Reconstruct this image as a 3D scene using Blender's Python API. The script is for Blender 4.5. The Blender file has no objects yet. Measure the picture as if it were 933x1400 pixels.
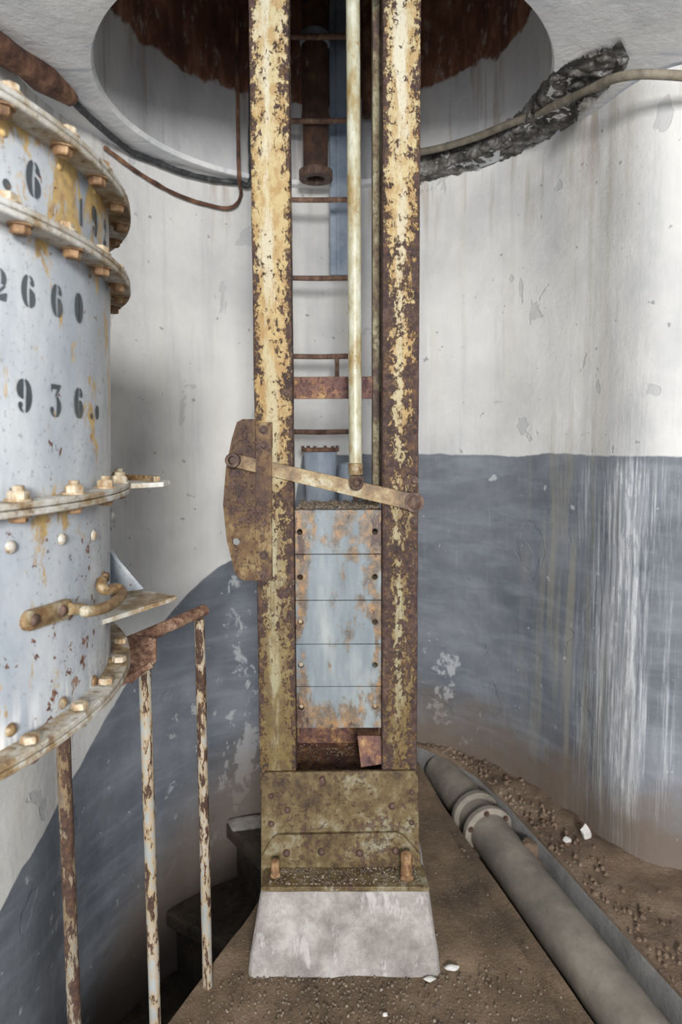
import bpy, bmesh, math, random
from mathutils import Vector, Matrix, noise as mnoise
random.seed(7)
S = bpy.context.scene
COL = S.collection
R = math.radians
# ------------------------------------------------------------------ camera
F, CX, CY = 900.0, 466.5, 674.0
PITCH, ROLL, ZC = R(4.72), R(-0.24), 1.5
camd = bpy.data.cameras.new('camera'); cam = bpy.data.objects.new('camera', camd); COL.objects.link(cam)
CM = Matrix.Rotation(R(90) - PITCH, 4, 'X') @ Matrix.Rotation(ROLL, 4, 'Z')
cam.matrix_world = Matrix.Translation((0, 0, ZC)) @ CM
camd.sensor_fit = 'VERTICAL'; camd.sensor_height = 36; camd.lens = F / 1400 * 36
camd.shift_y = -(700 - CY) / 1400
camd.clip_start = 0.02
camd.dof.use_dof = True; camd.dof.focus_distance = 1.45; camd.dof.aperture_fstop = 4.5
S.camera = cam
CAM = Vector((0, 0, ZC))
def ray(px, py):
    return CM.to_3x3() @ Vector(((px - CX) / F, -(py - CY) / F, -1))
def P(px, py, Y):                      # point of the place seen at a pixel, at distance Y
    d = ray(px, py); return CAM + d * (Y / d.y)
def PZ(px, py, z):
    d = ray(px, py); return CAM + d * ((z - ZC) / d.z)
# ------------------------------------------------------------------ node helpers
class NT:
    def __init__(s, name):
        s.m = bpy.data.materials.new(name); s.m.use_nodes = True
        s.t = s.m.node_tree; s.t.nodes.clear()
        s.out = s.t.nodes.new('ShaderNodeOutputMaterial')
        s.b = s.t.nodes.new('ShaderNodeBsdfPrincipled')
        s.t.links.new(s.b.outputs[0], s.out.inputs[0])
        s.pos = s.t.nodes.new('ShaderNodeNewGeometry').outputs['Position']
        s._z = None
    def put(s, sock, v):
        if hasattr(v, 'is_linked') or isinstance(v, bpy.types.NodeSocket): s.t.links.new(v, sock)
        elif isinstance(v, (tuple, list)) and sock.type == 'RGBA': sock.default_value = (*v, 1)[:4]
        else: sock.default_value = v
    def vec(s, mul=(1, 1, 1), add=(0, 0, 0), src=None):
        n = s.t.nodes.new('ShaderNodeVectorMath'); n.operation = 'MULTIPLY_ADD'
        s.put(n.inputs[0], src or s.pos); n.inputs[1].default_value = mul; n.inputs[2].default_value = add
        return n.outputs[0]
    def noise(s, scale, detail=5, rough=.6, vec=None, dist=0):
        n = s.t.nodes.new('ShaderNodeTexNoise')
        s.put(n.inputs['Vector'], vec or s.pos); n.inputs['Scale'].default_value = scale
        n.inputs['Detail'].default_value = detail; n.inputs['Roughness'].default_value = rough
        n.inputs['Distortion'].default_value = dist
        return n.outputs[0]
    def an(s, *a, **k):                 # noise with its contrast raised
        return s.math('ADD', s.math('MULTIPLY', s.math('SUBTRACT', s.noise(*a, **k), .5), 1.9), .5)
    def voro(s, scale, vec=None, feature='F1'):
        n = s.t.nodes.new('ShaderNodeTexVoronoi'); n.feature = feature
        s.put(n.inputs['Vector'], vec or s.pos); n.inputs['Scale'].default_value = scale
        return n.outputs['Distance']
    def math(s, op, a, b=0.0, clamp=False):
        n = s.t.nodes.new('ShaderNodeMath'); n.operation = op; n.use_clamp = clamp
        s.put(n.inputs[0], a); s.put(n.inputs[1], b); return n.outputs[0]
    def step(s, a, lo, hi):             # smooth 0..1
        n = s.t.nodes.new('ShaderNodeMapRange'); n.interpolation_type = 'SMOOTHSTEP'
        s.put(n.inputs[0], a); n.inputs[1].default_value = lo; n.inputs[2].default_value = hi
        return n.outputs[0]
    def ramp(s, a, stops):
        n = s.t.nodes.new('ShaderNodeValToRGB'); s.put(n.inputs[0], a)
        e = n.color_ramp.elements
        while len(e) < len(stops): e.new(.5)
        for k, (p, c) in enumerate(stops): e[k].position = p; e[k].color = (*c, 1)
        return n.outputs[0]
    def mix(s, f, a, b):
        n = s.t.nodes.new('ShaderNodeMix'); n.data_type = 'RGBA'
        s.put(n.inputs[0], f); s.put(n.inputs[6], a); s.put(n.inputs[7], b); return n.outputs[2]
    def z(s):
        if s._z is None:
            n = s.t.nodes.new('ShaderNodeSeparateXYZ'); s.put(n.inputs[0], s.pos); s._z = n.outputs
        return s._z[2]
    def axis(s, k): s.z(); return s._z[k]
    def attr(s, name):
        n = s.t.nodes.new('ShaderNodeAttribute'); n.attribute_name = name; return n.outputs['Fac']
    def done(s, col, rough=.7, metal=0, h=None, bump=.4, dist=.003):
        s.put(s.b.inputs['Base Color'], col); s.put(s.b.inputs['Roughness'], rough); s.put(s.b.inputs['Metallic'], metal)
        if h is not None:
            n = s.t.nodes.new('ShaderNodeBump'); n.inputs['Strength'].default_value = bump
            n.inputs['Distance'].default_value = dist; s.put(n.inputs['Height'], h)
            s.t.links.new(n.outputs[0], s.b.inputs['Normal'])
        return s.m
RUST = [(.22, (.015, .009, .008)), (.42, (.042, .022, .017)), (.6, (.085, .043, .025)), (.8, (.19, .10, .045))]
PURP = [(.25, (.022, .013, .014)), (.5, (.054, .030, .029)), (.78, (.13, .078, .066))]
# ------------------------------------------------------------------ materials
def m_post(name, shift=0.0, low=False):
    n = NT(name)
    z = n.z()
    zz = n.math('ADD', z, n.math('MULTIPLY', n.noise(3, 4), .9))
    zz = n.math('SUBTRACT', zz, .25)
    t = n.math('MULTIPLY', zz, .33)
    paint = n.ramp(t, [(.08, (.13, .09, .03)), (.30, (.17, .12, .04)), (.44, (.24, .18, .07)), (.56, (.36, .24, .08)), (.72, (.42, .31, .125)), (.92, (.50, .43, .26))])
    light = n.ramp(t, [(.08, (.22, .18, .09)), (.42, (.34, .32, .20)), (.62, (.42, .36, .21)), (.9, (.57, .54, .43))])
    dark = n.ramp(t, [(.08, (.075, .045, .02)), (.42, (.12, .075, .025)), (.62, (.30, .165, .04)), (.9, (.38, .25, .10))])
    a = n.noise(34, 8, .7, n.vec((1, 1, .6)))
    paint = n.mix(n.math('MULTIPLY', n.step(a, .57, .43), .85), paint, dark)
    p = n.math('ADD', n.noise(14, 8, .72, n.vec((1.5, 1, .3))), n.math('MULTIPLY', n.attr('mid'), .17))
    paint = n.mix(n.math('MULTIPLY', n.step(p, .56, .70), .9), paint, light)  # pale paint gathers mid-post, a highlight put into the colour
    rust = n.mix(n.step(n.noise(70, 6, .75), .42, .62), n.ramp(n.an(34, 8, .75), PURP), n.ramp(n.an(60, 6, .7), RUST))
    oc = n.step(n.an(75, 8, .75, n.vec((1, 1, .8), (5, 0, 0))), .60, .72)
    rust = n.mix(n.math('MULTIPLY', oc, .6), rust, (.24, .145, .055))
    dk = n.step(n.an(22, 7, .72, n.vec((1, 1, .7), (2, 0, 3))), .5, .75)
    rust = n.mix(n.math('MULTIPLY', dk, .6), rust, (.028, .015, .016))
    big = n.noise(4.5, 4, .6, n.vec((1, 1, .7), (shift * 90, 0, 0)))
    fine = n.an(70, 10, .74, n.vec((1.1, 1, .75)), .1)
    fine = n.math('ADD', n.math('MULTIPLY', n.math('SUBTRACT', fine, .5), .62), .5)
    med = n.noise(24, 6, .7, n.vec((1.1, 1, .6)))
    mask = n.math('ADD', n.math('MULTIPLY', fine, .68), n.math('MULTIPLY', med, .32))
    mask = n.math('ADD', mask, n.math('MULTIPLY', n.math('SUBTRACT', big, .5), .30))
    mask = n.math('ADD', mask, n.math('MULTIPLY', n.attr('edge'), .13))
    mask = n.math('ADD', mask, n.math('MULTIPLY', n.attr('mid'), -.045))
    mask = n.math('ADD', mask, n.math('MULTIPLY', n.attr('worn'), 1.0))
    mask = n.math('ADD', mask, shift)
    mk = n.step(mask, .522, .542)
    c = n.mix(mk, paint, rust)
    pit = n.step(n.noise(130, 6, .75), .56, .62)
    paint = paint
    c = n.mix(n.math('MULTIPLY', pit, .35), c, (.13, .07, .035))
    halo = n.math('MULTIPLY', n.math('MULTIPLY', n.step(mask, .47, .52), n.step(mask, .545, .53)), .45)
    c = n.mix(halo, c, (.22, .12, .05))
    h = n.math('ADD', n.math('MULTIPLY', mk, -.6), n.math('MULTIPLY', n.noise(110, 6, .75), .6))
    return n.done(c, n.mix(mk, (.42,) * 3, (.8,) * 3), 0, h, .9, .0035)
def m_mottle(name, stops, scale=24, rough=.65, chips=.0, chipcol=None, bump=.8, stretch=.6, gate=.60):
    """close-grained mixture of paint, stain and rust without hard islands"""
    n = NT(name)
    f = n.math('ADD', n.math('MULTIPLY', n.noise(scale, 9, .74, n.vec((1, 1, stretch))), .6), n.math('MULTIPLY', n.noise(scale * .22, 5, .6), .4))
    f = n.math('ADD', n.math('MULTIPLY', n.math('SUBTRACT', f, .5), 1.9), .49)
    c = n.ramp(f, stops)
    g = n.noise(scale * 2.6, 8, .72, None, .1)
    g = n.math('ADD', g, n.math('MULTIPLY', n.math('SUBTRACT', n.noise(scale * .3, 4, .6, n.vec((1, 1, 1), (4, 4, 1))), .5), .4))
    mk = n.step(g, gate, gate + .02)
    c = n.mix(n.math('MULTIPLY', mk, chips), c, chipcol or (.09, .045, .035))
    h = n.math('ADD', n.math('MULTIPLY', mk, -.5), n.math('MULTIPLY', n.noise(90, 6, .75), .6))
    return n.done(c, rough, 0, h, bump, .003)
def m_rustpaint(name, paint, paint2, amount=0.5, scale=20, stain=.5, rough=.5, rustramp=RUST, stretch=.6):
    n = NT(name)
    p = n.mix(n.step(n.noise(5, 5), .35, .65), paint, paint2)
    f = n.noise(scale, 9, .72, n.vec((1, 1, stretch)), .1)
    f = n.math('ADD', f, n.math('MULTIPLY', n.math('SUBTRACT', n.noise(3.1, 3), .5), .45))
    th = .72 - amount * .4
    st = n.step(f, th - .12, th)
    p = n.mix(n.math('MULTIPLY', st, stain), p, (.46, .27, .07))
    mk = n.step(f, th, th + .035)
    c = n.mix(mk, p, n.ramp(n.noise(scale * 1.8, 6, .7), rustramp))
    h = n.math('ADD', n.math('MULTIPLY', mk, -.4), n.math('MULTIPLY', n.noise(80, 5, .7), .5))
    return n.done(c, n.mix(mk, (rough,) * 3, (.85,) * 3), 0, h, .6, .002)
def m_drum():
    n = NT('drum_blue_grey_paint')
    z = n.z()
    p = n.ramp(n.noise(6, 6, .65, n.vec((1, 1, .5))), [(.3, (.27, .32, .38)), (.5, (.44, .48, .53)), (.72, (.66, .68, .69))])
    speck = n.step(n.noise(120, 3, .6), .60, .68)
    p = n.mix(n.math('MULTIPLY', speck, .5), p, (.22, .24, .26))
    # chalky runs at the foot of the lower barrel
    foot = n.math('MULTIPLY', n.step(z, 1.20, 1.12), n.step(n.noise(30, 4, .6, n.vec((1, 1, .12))), .5, .62))
    p = n.mix(foot, p, (.80, .80, .80))
    # yellow ochre lichen-like stain, strongest on top ring
    yb = n.math('ADD', n.noise(17, 7, .7, n.vec((1, 1, .55)), .4), n.math('MULTIPLY', n.step(z, 1.70, 1.80), .105))
    yb = n.math('ADD', yb, n.math('MULTIPLY', n.step(z, 1.36, 1.44), .035))
    p = n.mix(n.math('MULTIPLY', n.step(yb, .60, .66), .85), p, n.ramp(n.noise(60, 4), [(.35, (.36, .20, .04)), (.6, (.62, .40, .09))]))
    # small brown chips on the lower barrel
    ch = n.math('ADD', n.noise(48, 6, .7, None, .3), n.math('MULTIPLY', n.noise(7, 3), .22))
    ch = n.math('ADD', ch, n.math('MULTIPLY', n.step(z, 1.42, 1.38), .035))
    mk = n.step(ch, .755, .77)
    c = n.mix(mk, p, n.ramp(n.noise(50, 3), [(.35, (.09, .035, .03)), (.65, (.26, .12, .07))]))
    fl = n.step(n.noise(13, 5, .6, n.vec((1, 1, 1), (3.1, 5.2, .7))), .70, .715)
    c = n.mix(fl, c, (.30, .19, .15))
    h = n.math('ADD', n.math('MULTIPLY', n.math('MAXIMUM', mk, fl), -.6), n.math('MULTIPLY', n.noise(140, 4, .65), .5))
    return n.done(c, .42, 0, h, .5, .0016)
def m_slab():
    n = NT('weight_blue_grey_paint')
    z = n.z()
    p = n.ramp(n.noise(14, 5, .6, n.vec((1, 1, .22))), [(.3, (.12, .155, .18)), (.5, (.19, .225, .245)), (.70, (.31, .335, .33))])
    dx = n.math('ABSOLUTE', n.math('ADD', n.axis(0), .009))
    ends = n.step(n.math('ADD', dx, n.math('MULTIPLY', n.noise(30, 4), .03)), .092, .128)
    dirt = n.math('MAXIMUM', n.step(z, 1.10, 1.24), n.step(z, .80, .67))
    f = n.math('ADD', n.noise(26, 9, .72, n.vec((1, 1, .45)), .1), n.math('MULTIPLY', ends, .13))
    f = n.math('ADD', f, n.math('MULTIPLY', dirt, .07))
    f = n.math('ADD', f, n.math('MULTIPLY', n.math('SUBTRACT', n.noise(7, 3, .5, n.vec((1, 1, .6), (1.7, 0, .4))), .5), .35))
    p = n.mix(n.math('MULTIPLY', n.step(f, .51, .66), .85), p, n.ramp(n.an(36, 6, .7), [(.2, (.055, .035, .022)), (.5, (.15, .09, .042)), (.8, (.38, .18, .035))]))
    mk = n.step(f, .72, .75)
    c = n.mix(mk, p, n.ramp(n.noise(50, 5), RUST))
    return n.done(c, .5, 0, n.noise(70, 5, .7), .4, .002)
def m_wall():
    n = NT('well_plaster')
    z = n.z(); dh = n.attr('dado_h'); st = n.attr('streak'); gr = n.attr('grime_dark')
    w = n.ramp(n.noise(1.7, 5, .6), [(.32, (.50, .505, .51)), (.5, (.66, .655, .645)), (.68, (.76, .75, .73))])
    warm = n.step(n.noise(5, 5, .6, n.vec((1.6, 1.6, .14))), .5, .72)
    w = n.mix(n.math('MULTIPLY', warm, .30), w, (.60, .55, .45))
    cool = n.step(n.noise(6, 5, .65, n.vec((2.1, 2.1, .16), (5, 2, 1))), .52, .68)
    w = n.mix(n.math('MULTIPLY', cool, .30), w, (.42, .44, .47))
    patch = n.step(n.noise(5.5, 4, .5, n.vec((1, 1, .8), (2.3, .4, 1.1)), .6), .655, .67)
    w = n.mix(n.math('MULTIPLY', patch, .42), w, (.36, .37, .39))
    dot = n.step(n.noise(26, 3, .5, n.vec((1, 1, 1), (1, 2, 7))), .715, .735)
    w = n.mix(n.math('MULTIPLY', dot, .7), w, (.22, .22, .23))
    # brownish drips from the broken top edge
    drip = n.math('MULTIPLY', n.step(z, 2.2, 2.72), n.step(n.noise(15, 4, .6, n.vec((1, 1, .07), (.3, 1, 0))), .52, .66))
    w = n.mix(n.math('MULTIPLY', drip, .55), w, (.33, .25, .17))
    dc = n.ramp(n.noise(2.2, 5, .6, n.vec((1, 1, 1.4))), [(.3, (.10, .115, .138)), (.5, (.16, .175, .20)), (.72, (.25, .268, .30))])
    br = n.step(n.noise(5, 6, .6, n.vec((.7, .7, 3.5)), .4), .42, .74)
    dc = n.mix(n.math('MULTIPLY', br, .35), dc, (.33, .36, .41))
    chip = n.noise(9, 8, .66, n.vec((1, 1, .8), (4, 1, 2)), .3)
    chip = n.math('ADD', chip, n.math('MULTIPLY', n.attr('flaky'), .16))
    fk = n.step(chip, .66, .70)
    dc = n.mix(n.math('MULTIPLY', fk, .75), dc, (.50, .51, .53))
    sp = n.step(n.noise(20, 4, .5, n.vec((1, 1, 1), (9, 4, 2))), .715, .73)
    dc = n.mix(n.math('MULTIPLY', sp, .7), dc, (.55, .56, .58))
    e = n.math('ADD', n.math('SUBTRACT', z, dh), n.math('MULTIPLY', n.math('SUBTRACT', n.noise(6, 4), .5), .035))
    up = n.step(e, -.004, .004)
    c = n.mix(up, dc, w)
    # white lime runs
    s1 = n.noise(30, 8, .75, n.vec((1.5, 1.5, .06), (.7, 0, 0)), .1)
    s1 = n.step(n.math('ADD', s1, n.math('MULTIPLY', st, .22)), .56, .86)
    c = n.mix(n.math('MULTIPLY', s1, n.math('MINIMUM', n.math('MULTIPLY', st, 1.6), 1.0)), c, (.74, .76, .79))
    s2 = n.step(n.math('ADD', n.noise(30, 6, .7, n.vec((1, 1, .25), (.7, 3, 0)), .3), n.math('MULTIPLY', st, .12)), .60, .68)
    c = n.mix(n.math('MULTIPLY', s2, n.math('MULTIPLY', st, .7)), c, (.30, .32, .36))
    s3 = n.math('MULTIPLY', n.step(n.noise(7, 5, .6, n.vec((2, 2, .1), (2, 2, 0))), .48, .62), n.attr('ochre'))
    c = n.mix(n.math('MULTIPLY', s3, .40), c, (.40, .36, .27))
    g = n.math('MULTIPLY', gr, n.step(n.math('ADD', z, n.math('MULTIPLY', n.noise(6, 5), -.45)), .16, -.22))
    c = n.mix(n.math('MULTIPLY', g, .85), c, (.16, .115, .08))
    h = n.math('ADD', n.noise(9, 8, .7), n.math('MULTIPLY', patch, -.4))
    h = n.math('ADD', h, n.math('MULTIPLY', s1, st))
    return n.done(c, .75, 0, h, .35, .02)
def m_ceiling():
    n = NT('white_ceiling_plaster')
    c = n.ramp(n.noise(2.6, 6, .6), [(.3, (.52, .55, .59)), (.5, (.74, .75, .76)), (.7, (.86, .85, .83))])
    c = n.mix(n.math('MULTIPLY', n.step(n.noise(12, 5, .6, n.vec((.3, 1.6, 1))), .58, .68), .5), c, (.38, .42, .50))
    return n.done(c, .8, 0, n.noise(8, 8, .65), .5, .03)
def m_tube():
    n = NT('shaft_ring_lining')
    z = n.z()
    w = n.ramp(n.noise(4, 5, .6, n.vec((1, 1, .4))), [(.3, (.40, .41, .43)), (.55, (.55, .55, .56)), (.75, (.66, .65, .63))])
    w = n.mix(n.math('MULTIPLY', n.step(n.noise(14, 4, .6, n.vec((1, 1, .08))), .54, .66), .55), w, (.30, .24, .19))
    r = n.ramp(n.noise(12, 6, .7, n.vec((1, 1, .35))), [(.3, (.05, .022, .016)), (.5, (.17, .07, .042)), (.68, (.34, .18, .11))])
    fl = n.step(n.noise(28, 6, .7, n.vec((1, 1, .4), (3, 2, 0))), .57, .63)
    r = n.mix(n.math('MULTIPLY', fl, .6), r, (.42, .38, .34))
    e = n.step(n.math('ADD', z, n.math('MULTIPLY', n.noise(7, 5, .6), .16)), 3.115, 3.135)
    return n.done(n.mix(e, w, r), .7, 0, n.noise(20, 6), .4, .01)
def m_ground(name, stops, bump=.6, scale=9):
    n = NT(name)
    c = n.ramp(n.noise(scale * .35, 7, .65), stops)
    c = n.mix(n.math('MULTIPLY', n.step(n.noise(160, 3, .7), .55, .7), .5), c, (.36, .30, .24))
    c = n.mix(n.math('MULTIPLY', n.step(n.noise(90, 4, .7), .56, .68), .6), c, (.07, .05, .035))
    return n.done(c, .9, 0, n.math('ADD', n.noise(scale * 3, 8, .75), n.math('MULTIPLY', n.noise(150, 3), .4)), bump, .012)
def m_concrete(name, a, b, c_):
    n = NT(name)
    c = n.ramp(n.math('ADD', n.math('MULTIPLY', n.an(9, 9, .74), .7), .15), [(.3, a), (.5, b), (.7, c_)])
    c = n.mix(n.math('MULTIPLY', n.step(n.noise(40, 6, .75), .55, .66), .35), c, (.2, .17, .15))
    c = n.mix(n.math('MULTIPLY', n.step(n.noise(16, 7, .7, n.vec((1.4, 1, .45), (2, 0, 0))), .56, .64), .5 if c_[0] > .3 else 0), c, (.60, .58, .56))
    return n.done(c, .85, 0, n.noise(35, 8, .75), .5, .008)
def m_plain(name, stops, scale=10, rough=.7, bump=.4, stretch=(1, 1, .5), dist=.003):
    n = NT(name)
    f = n.math('ADD', n.math('MULTIPLY', n.math('SUBTRACT', n.noise(scale, 7, .7, n.vec(stretch), .1), .5), 1.4), .5)
    return n.done(n.ramp(f, stops), rough, 0, n.noise(scale * 4, 6, .7), bump, dist)
M = {}
M['post_l'] = m_post('yellow_flaking_paint_left', -.015)
M['post_r'] = m_post('yellow_flaking_paint_right', .03)
M['plate'] = m_mottle('olive_rusted_paint', [(.28, (.035, .022, .015)), (.42, (.085, .055, .024)), (.56, (.15, .108, .046)), (.72, (.26, .24, .17))], 22, .6, .8, None, .9, .8, .575)
M['side'] = m_mottle('brown_rust_plate', [(.28, (.035, .018, .015)), (.43, (.085, .042, .022)), (.56, (.15, .085, .034)), (.72, (.30, .22, .10))], 24, .65, .6, (.085, .045, .045), 1, .5, .56)
M['lever'] = m_mottle('ochre_lever_paint', [(.28, (.08, .045, .02)), (.43, (.20, .12, .05)), (.56, (.30, .22, .10)), (.72, (.48, .45, .34))], 20, .5, .5, (.15, .08, .05), .6, 1, .61)
M['rod'] = m_mottle('cream_rod_paint', [(.24, (.17, .10, .04)), (.38, (.29, .215, .095)), (.52, (.39, .37, .26)), (.72, (.56, .57, .49))], 24, .36, .7, (.30, .19, .08), .4, .35, .62)
M['backpost'] = m_mottle('dull_brown_paint', [(.36, (.07, .045, .035)), (.45, (.14, .10, .06)), (.53, (.20, .17, .10)), (.62, (.30, .28, .19))], 26, .7, .6, None, .8, .5, .58)
M['cross'] = m_mottle('rusty_crossbar', [(.30, (.07, .03, .03)), (.45, (.14, .065, .052)), (.56, (.25, .125, .06)), (.68, (.46, .29, .12))], 26, .7, .6, (.08, .04, .04), .9, .8, .56)
M['drum'] = m_drum()
M['flange'] = m_mottle('flange_pale_paint', [(.28, (.12, .065, .03)), (.42, (.30, .21, .11)), (.54, (.46, .43, .37)), (.70, (.64, .64, .62))], 22, .5, .65, (.16, .09, .05), .7, 1, .60)
M['boltrust'] = m_plain('ochre_rust_bolt', [(.25, (.08, .04, .022)), (.5, (.25, .14, .065)), (.76, (.52, .37, .21))], 45, .65)
M['boltpale'] = m_plain('pale_rusty_nut', [(.25, (.13, .07, .035)), (.42, (.32, .21, .11)), (.6, (.50, .43, .32)), (.78, (.60, .57, .50))], 60, .6)
M['boltdark'] = m_plain('brown_rust_bolt', [(.25, (.03, .018, .014)), (.5, (.085, .048, .036)), (.75, (.19, .12, .085))], 50, .65)
M['digit'] = m_rustpaint('stencil_black', (.045, .055, .065), (.085, .10, .11), .12, 30, .4, .6)
M['handle'] = m_mottle('handle_ochre', [(.28, (.06, .03, .015)), (.42, (.17, .095, .04)), (.56, (.27, .195, .10)), (.72, (.42, .42, .36))], 40, .42, .6, (.11, .05, .035), .7, 1, .57)
M['rail'] = m_rustpaint('rail_white_rust', (.34, .37, .38), (.28, .30, .29), .56, 60, .55, .5, stretch=.3)
M['railrust'] = m_mottle('rail_brown_rust', [(.30, (.06, .03, .02)), (.44, (.16, .08, .05)), (.56, (.28, .165, .105)), (.68, (.46, .33, .24))], 60, .8, .5, None, 1, 1, .6)
M['raildark'] = m_rustpaint('rail_dark_rust', (.26, .27, .25), (.12, .09, .065), .68, 50, .2, .6, stretch=.3)
M['slab'] = m_slab()
M['wall'] = m_wall(); M['ceil'] = m_ceiling(); M['tube'] = m_tube()
M['dirt'] = m_ground('brown_dirt_floor', [(.34, (.075, .05, .032)), (.5, (.155, .106, .067)), (.66, (.29, .205, .13))])
M['ledge'] = m_ground('ledge_dirt', [(.3, (.10, .065, .045)), (.5, (.22, .15, .10)), (.72, (.38, .29, .21))], .9, 14)
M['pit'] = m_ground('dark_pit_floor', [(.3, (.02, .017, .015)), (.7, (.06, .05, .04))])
M['curb'] = m_plain('curb_grey_render', [(.3, (.13, .125, .12)), (.5, (.19, .185, .18)), (.7, (.25, .24, .23))], 6, .85, .5, (1, 1, .6), .01)
M['conc'] = m_concrete('pale_plinth_concrete', (.17, .15, .138), (.29, .265, .248), (.44, .415, .395))
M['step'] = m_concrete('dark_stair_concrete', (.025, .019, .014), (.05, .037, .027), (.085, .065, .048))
M['gravel'] = m_plain('gravel', [(.3, (.06, .045, .032)), (.55, (.17, .13, .095)), (.8, (.42, .36, .29))], 60, .9)
M['chip'] = m_plain('white_chip', [(.3, (.5, .48, .45)), (.7, (.75, .73, .7))], 30, .8)
M['rock'] = m_mottle('broken_masonry', [(.28, (.018, .017, .017)), (.42, (.075, .07, .065)), (.54, (.16, .148, .135)), (.70, (.40, .41, .42))], 16, .9, .6, (.02, .02, .02), 1, 1, .56)
M['tpipe'] = m_plain('dusty_trench_pipe', [(.3, (.15, .135, .11)), (.5, (.23, .205, .17)), (.7, (.33, .29, .24))], 4, .8, .3, (1, 1, 1))
M['black'] = m_plain('black_cable', [(.3, (.012, .013, .016)), (.55, (.04, .042, .046)), (.75, (.12, .12, .12))], 40, .6)
M['greycable'] = m_plain('grey_cable', [(.3, (.10, .085, .065)), (.55, (.20, .175, .135)), (.75, (.30, .26, .2))], 14, .7)
M['rustpipe'] = m_plain('rust_pipe', [(.3, (.035, .016, .012)), (.5, (.11, .05, .03)), (.7, (.26, .14, .08))], 14, .8, .7)
M['brownpipe'] = m_rustpaint('shaft_pipe', (.34, .36, .42), (.20, .12, .10), .98, 9, .2, .6)
M['bluestrip'] = m_rustpaint('blue_strip', (.17, .23, .31), (.34, .40, .48), .12, 14, .1, .6, stretch=.15)
M['bluepipe'] = m_plain('blue_grey_pipe', [(.3, (.20, .25, .32)), (.6, (.32, .37, .44)), (.8, (.5, .54, .6))], 8, .5)
M['rung'] = m_plain('rung_brown', [(.3, (.07, .035, .025)), (.6, (.19, .11, .075)), (.8, (.32, .22, .15))], 40, .75)
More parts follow.
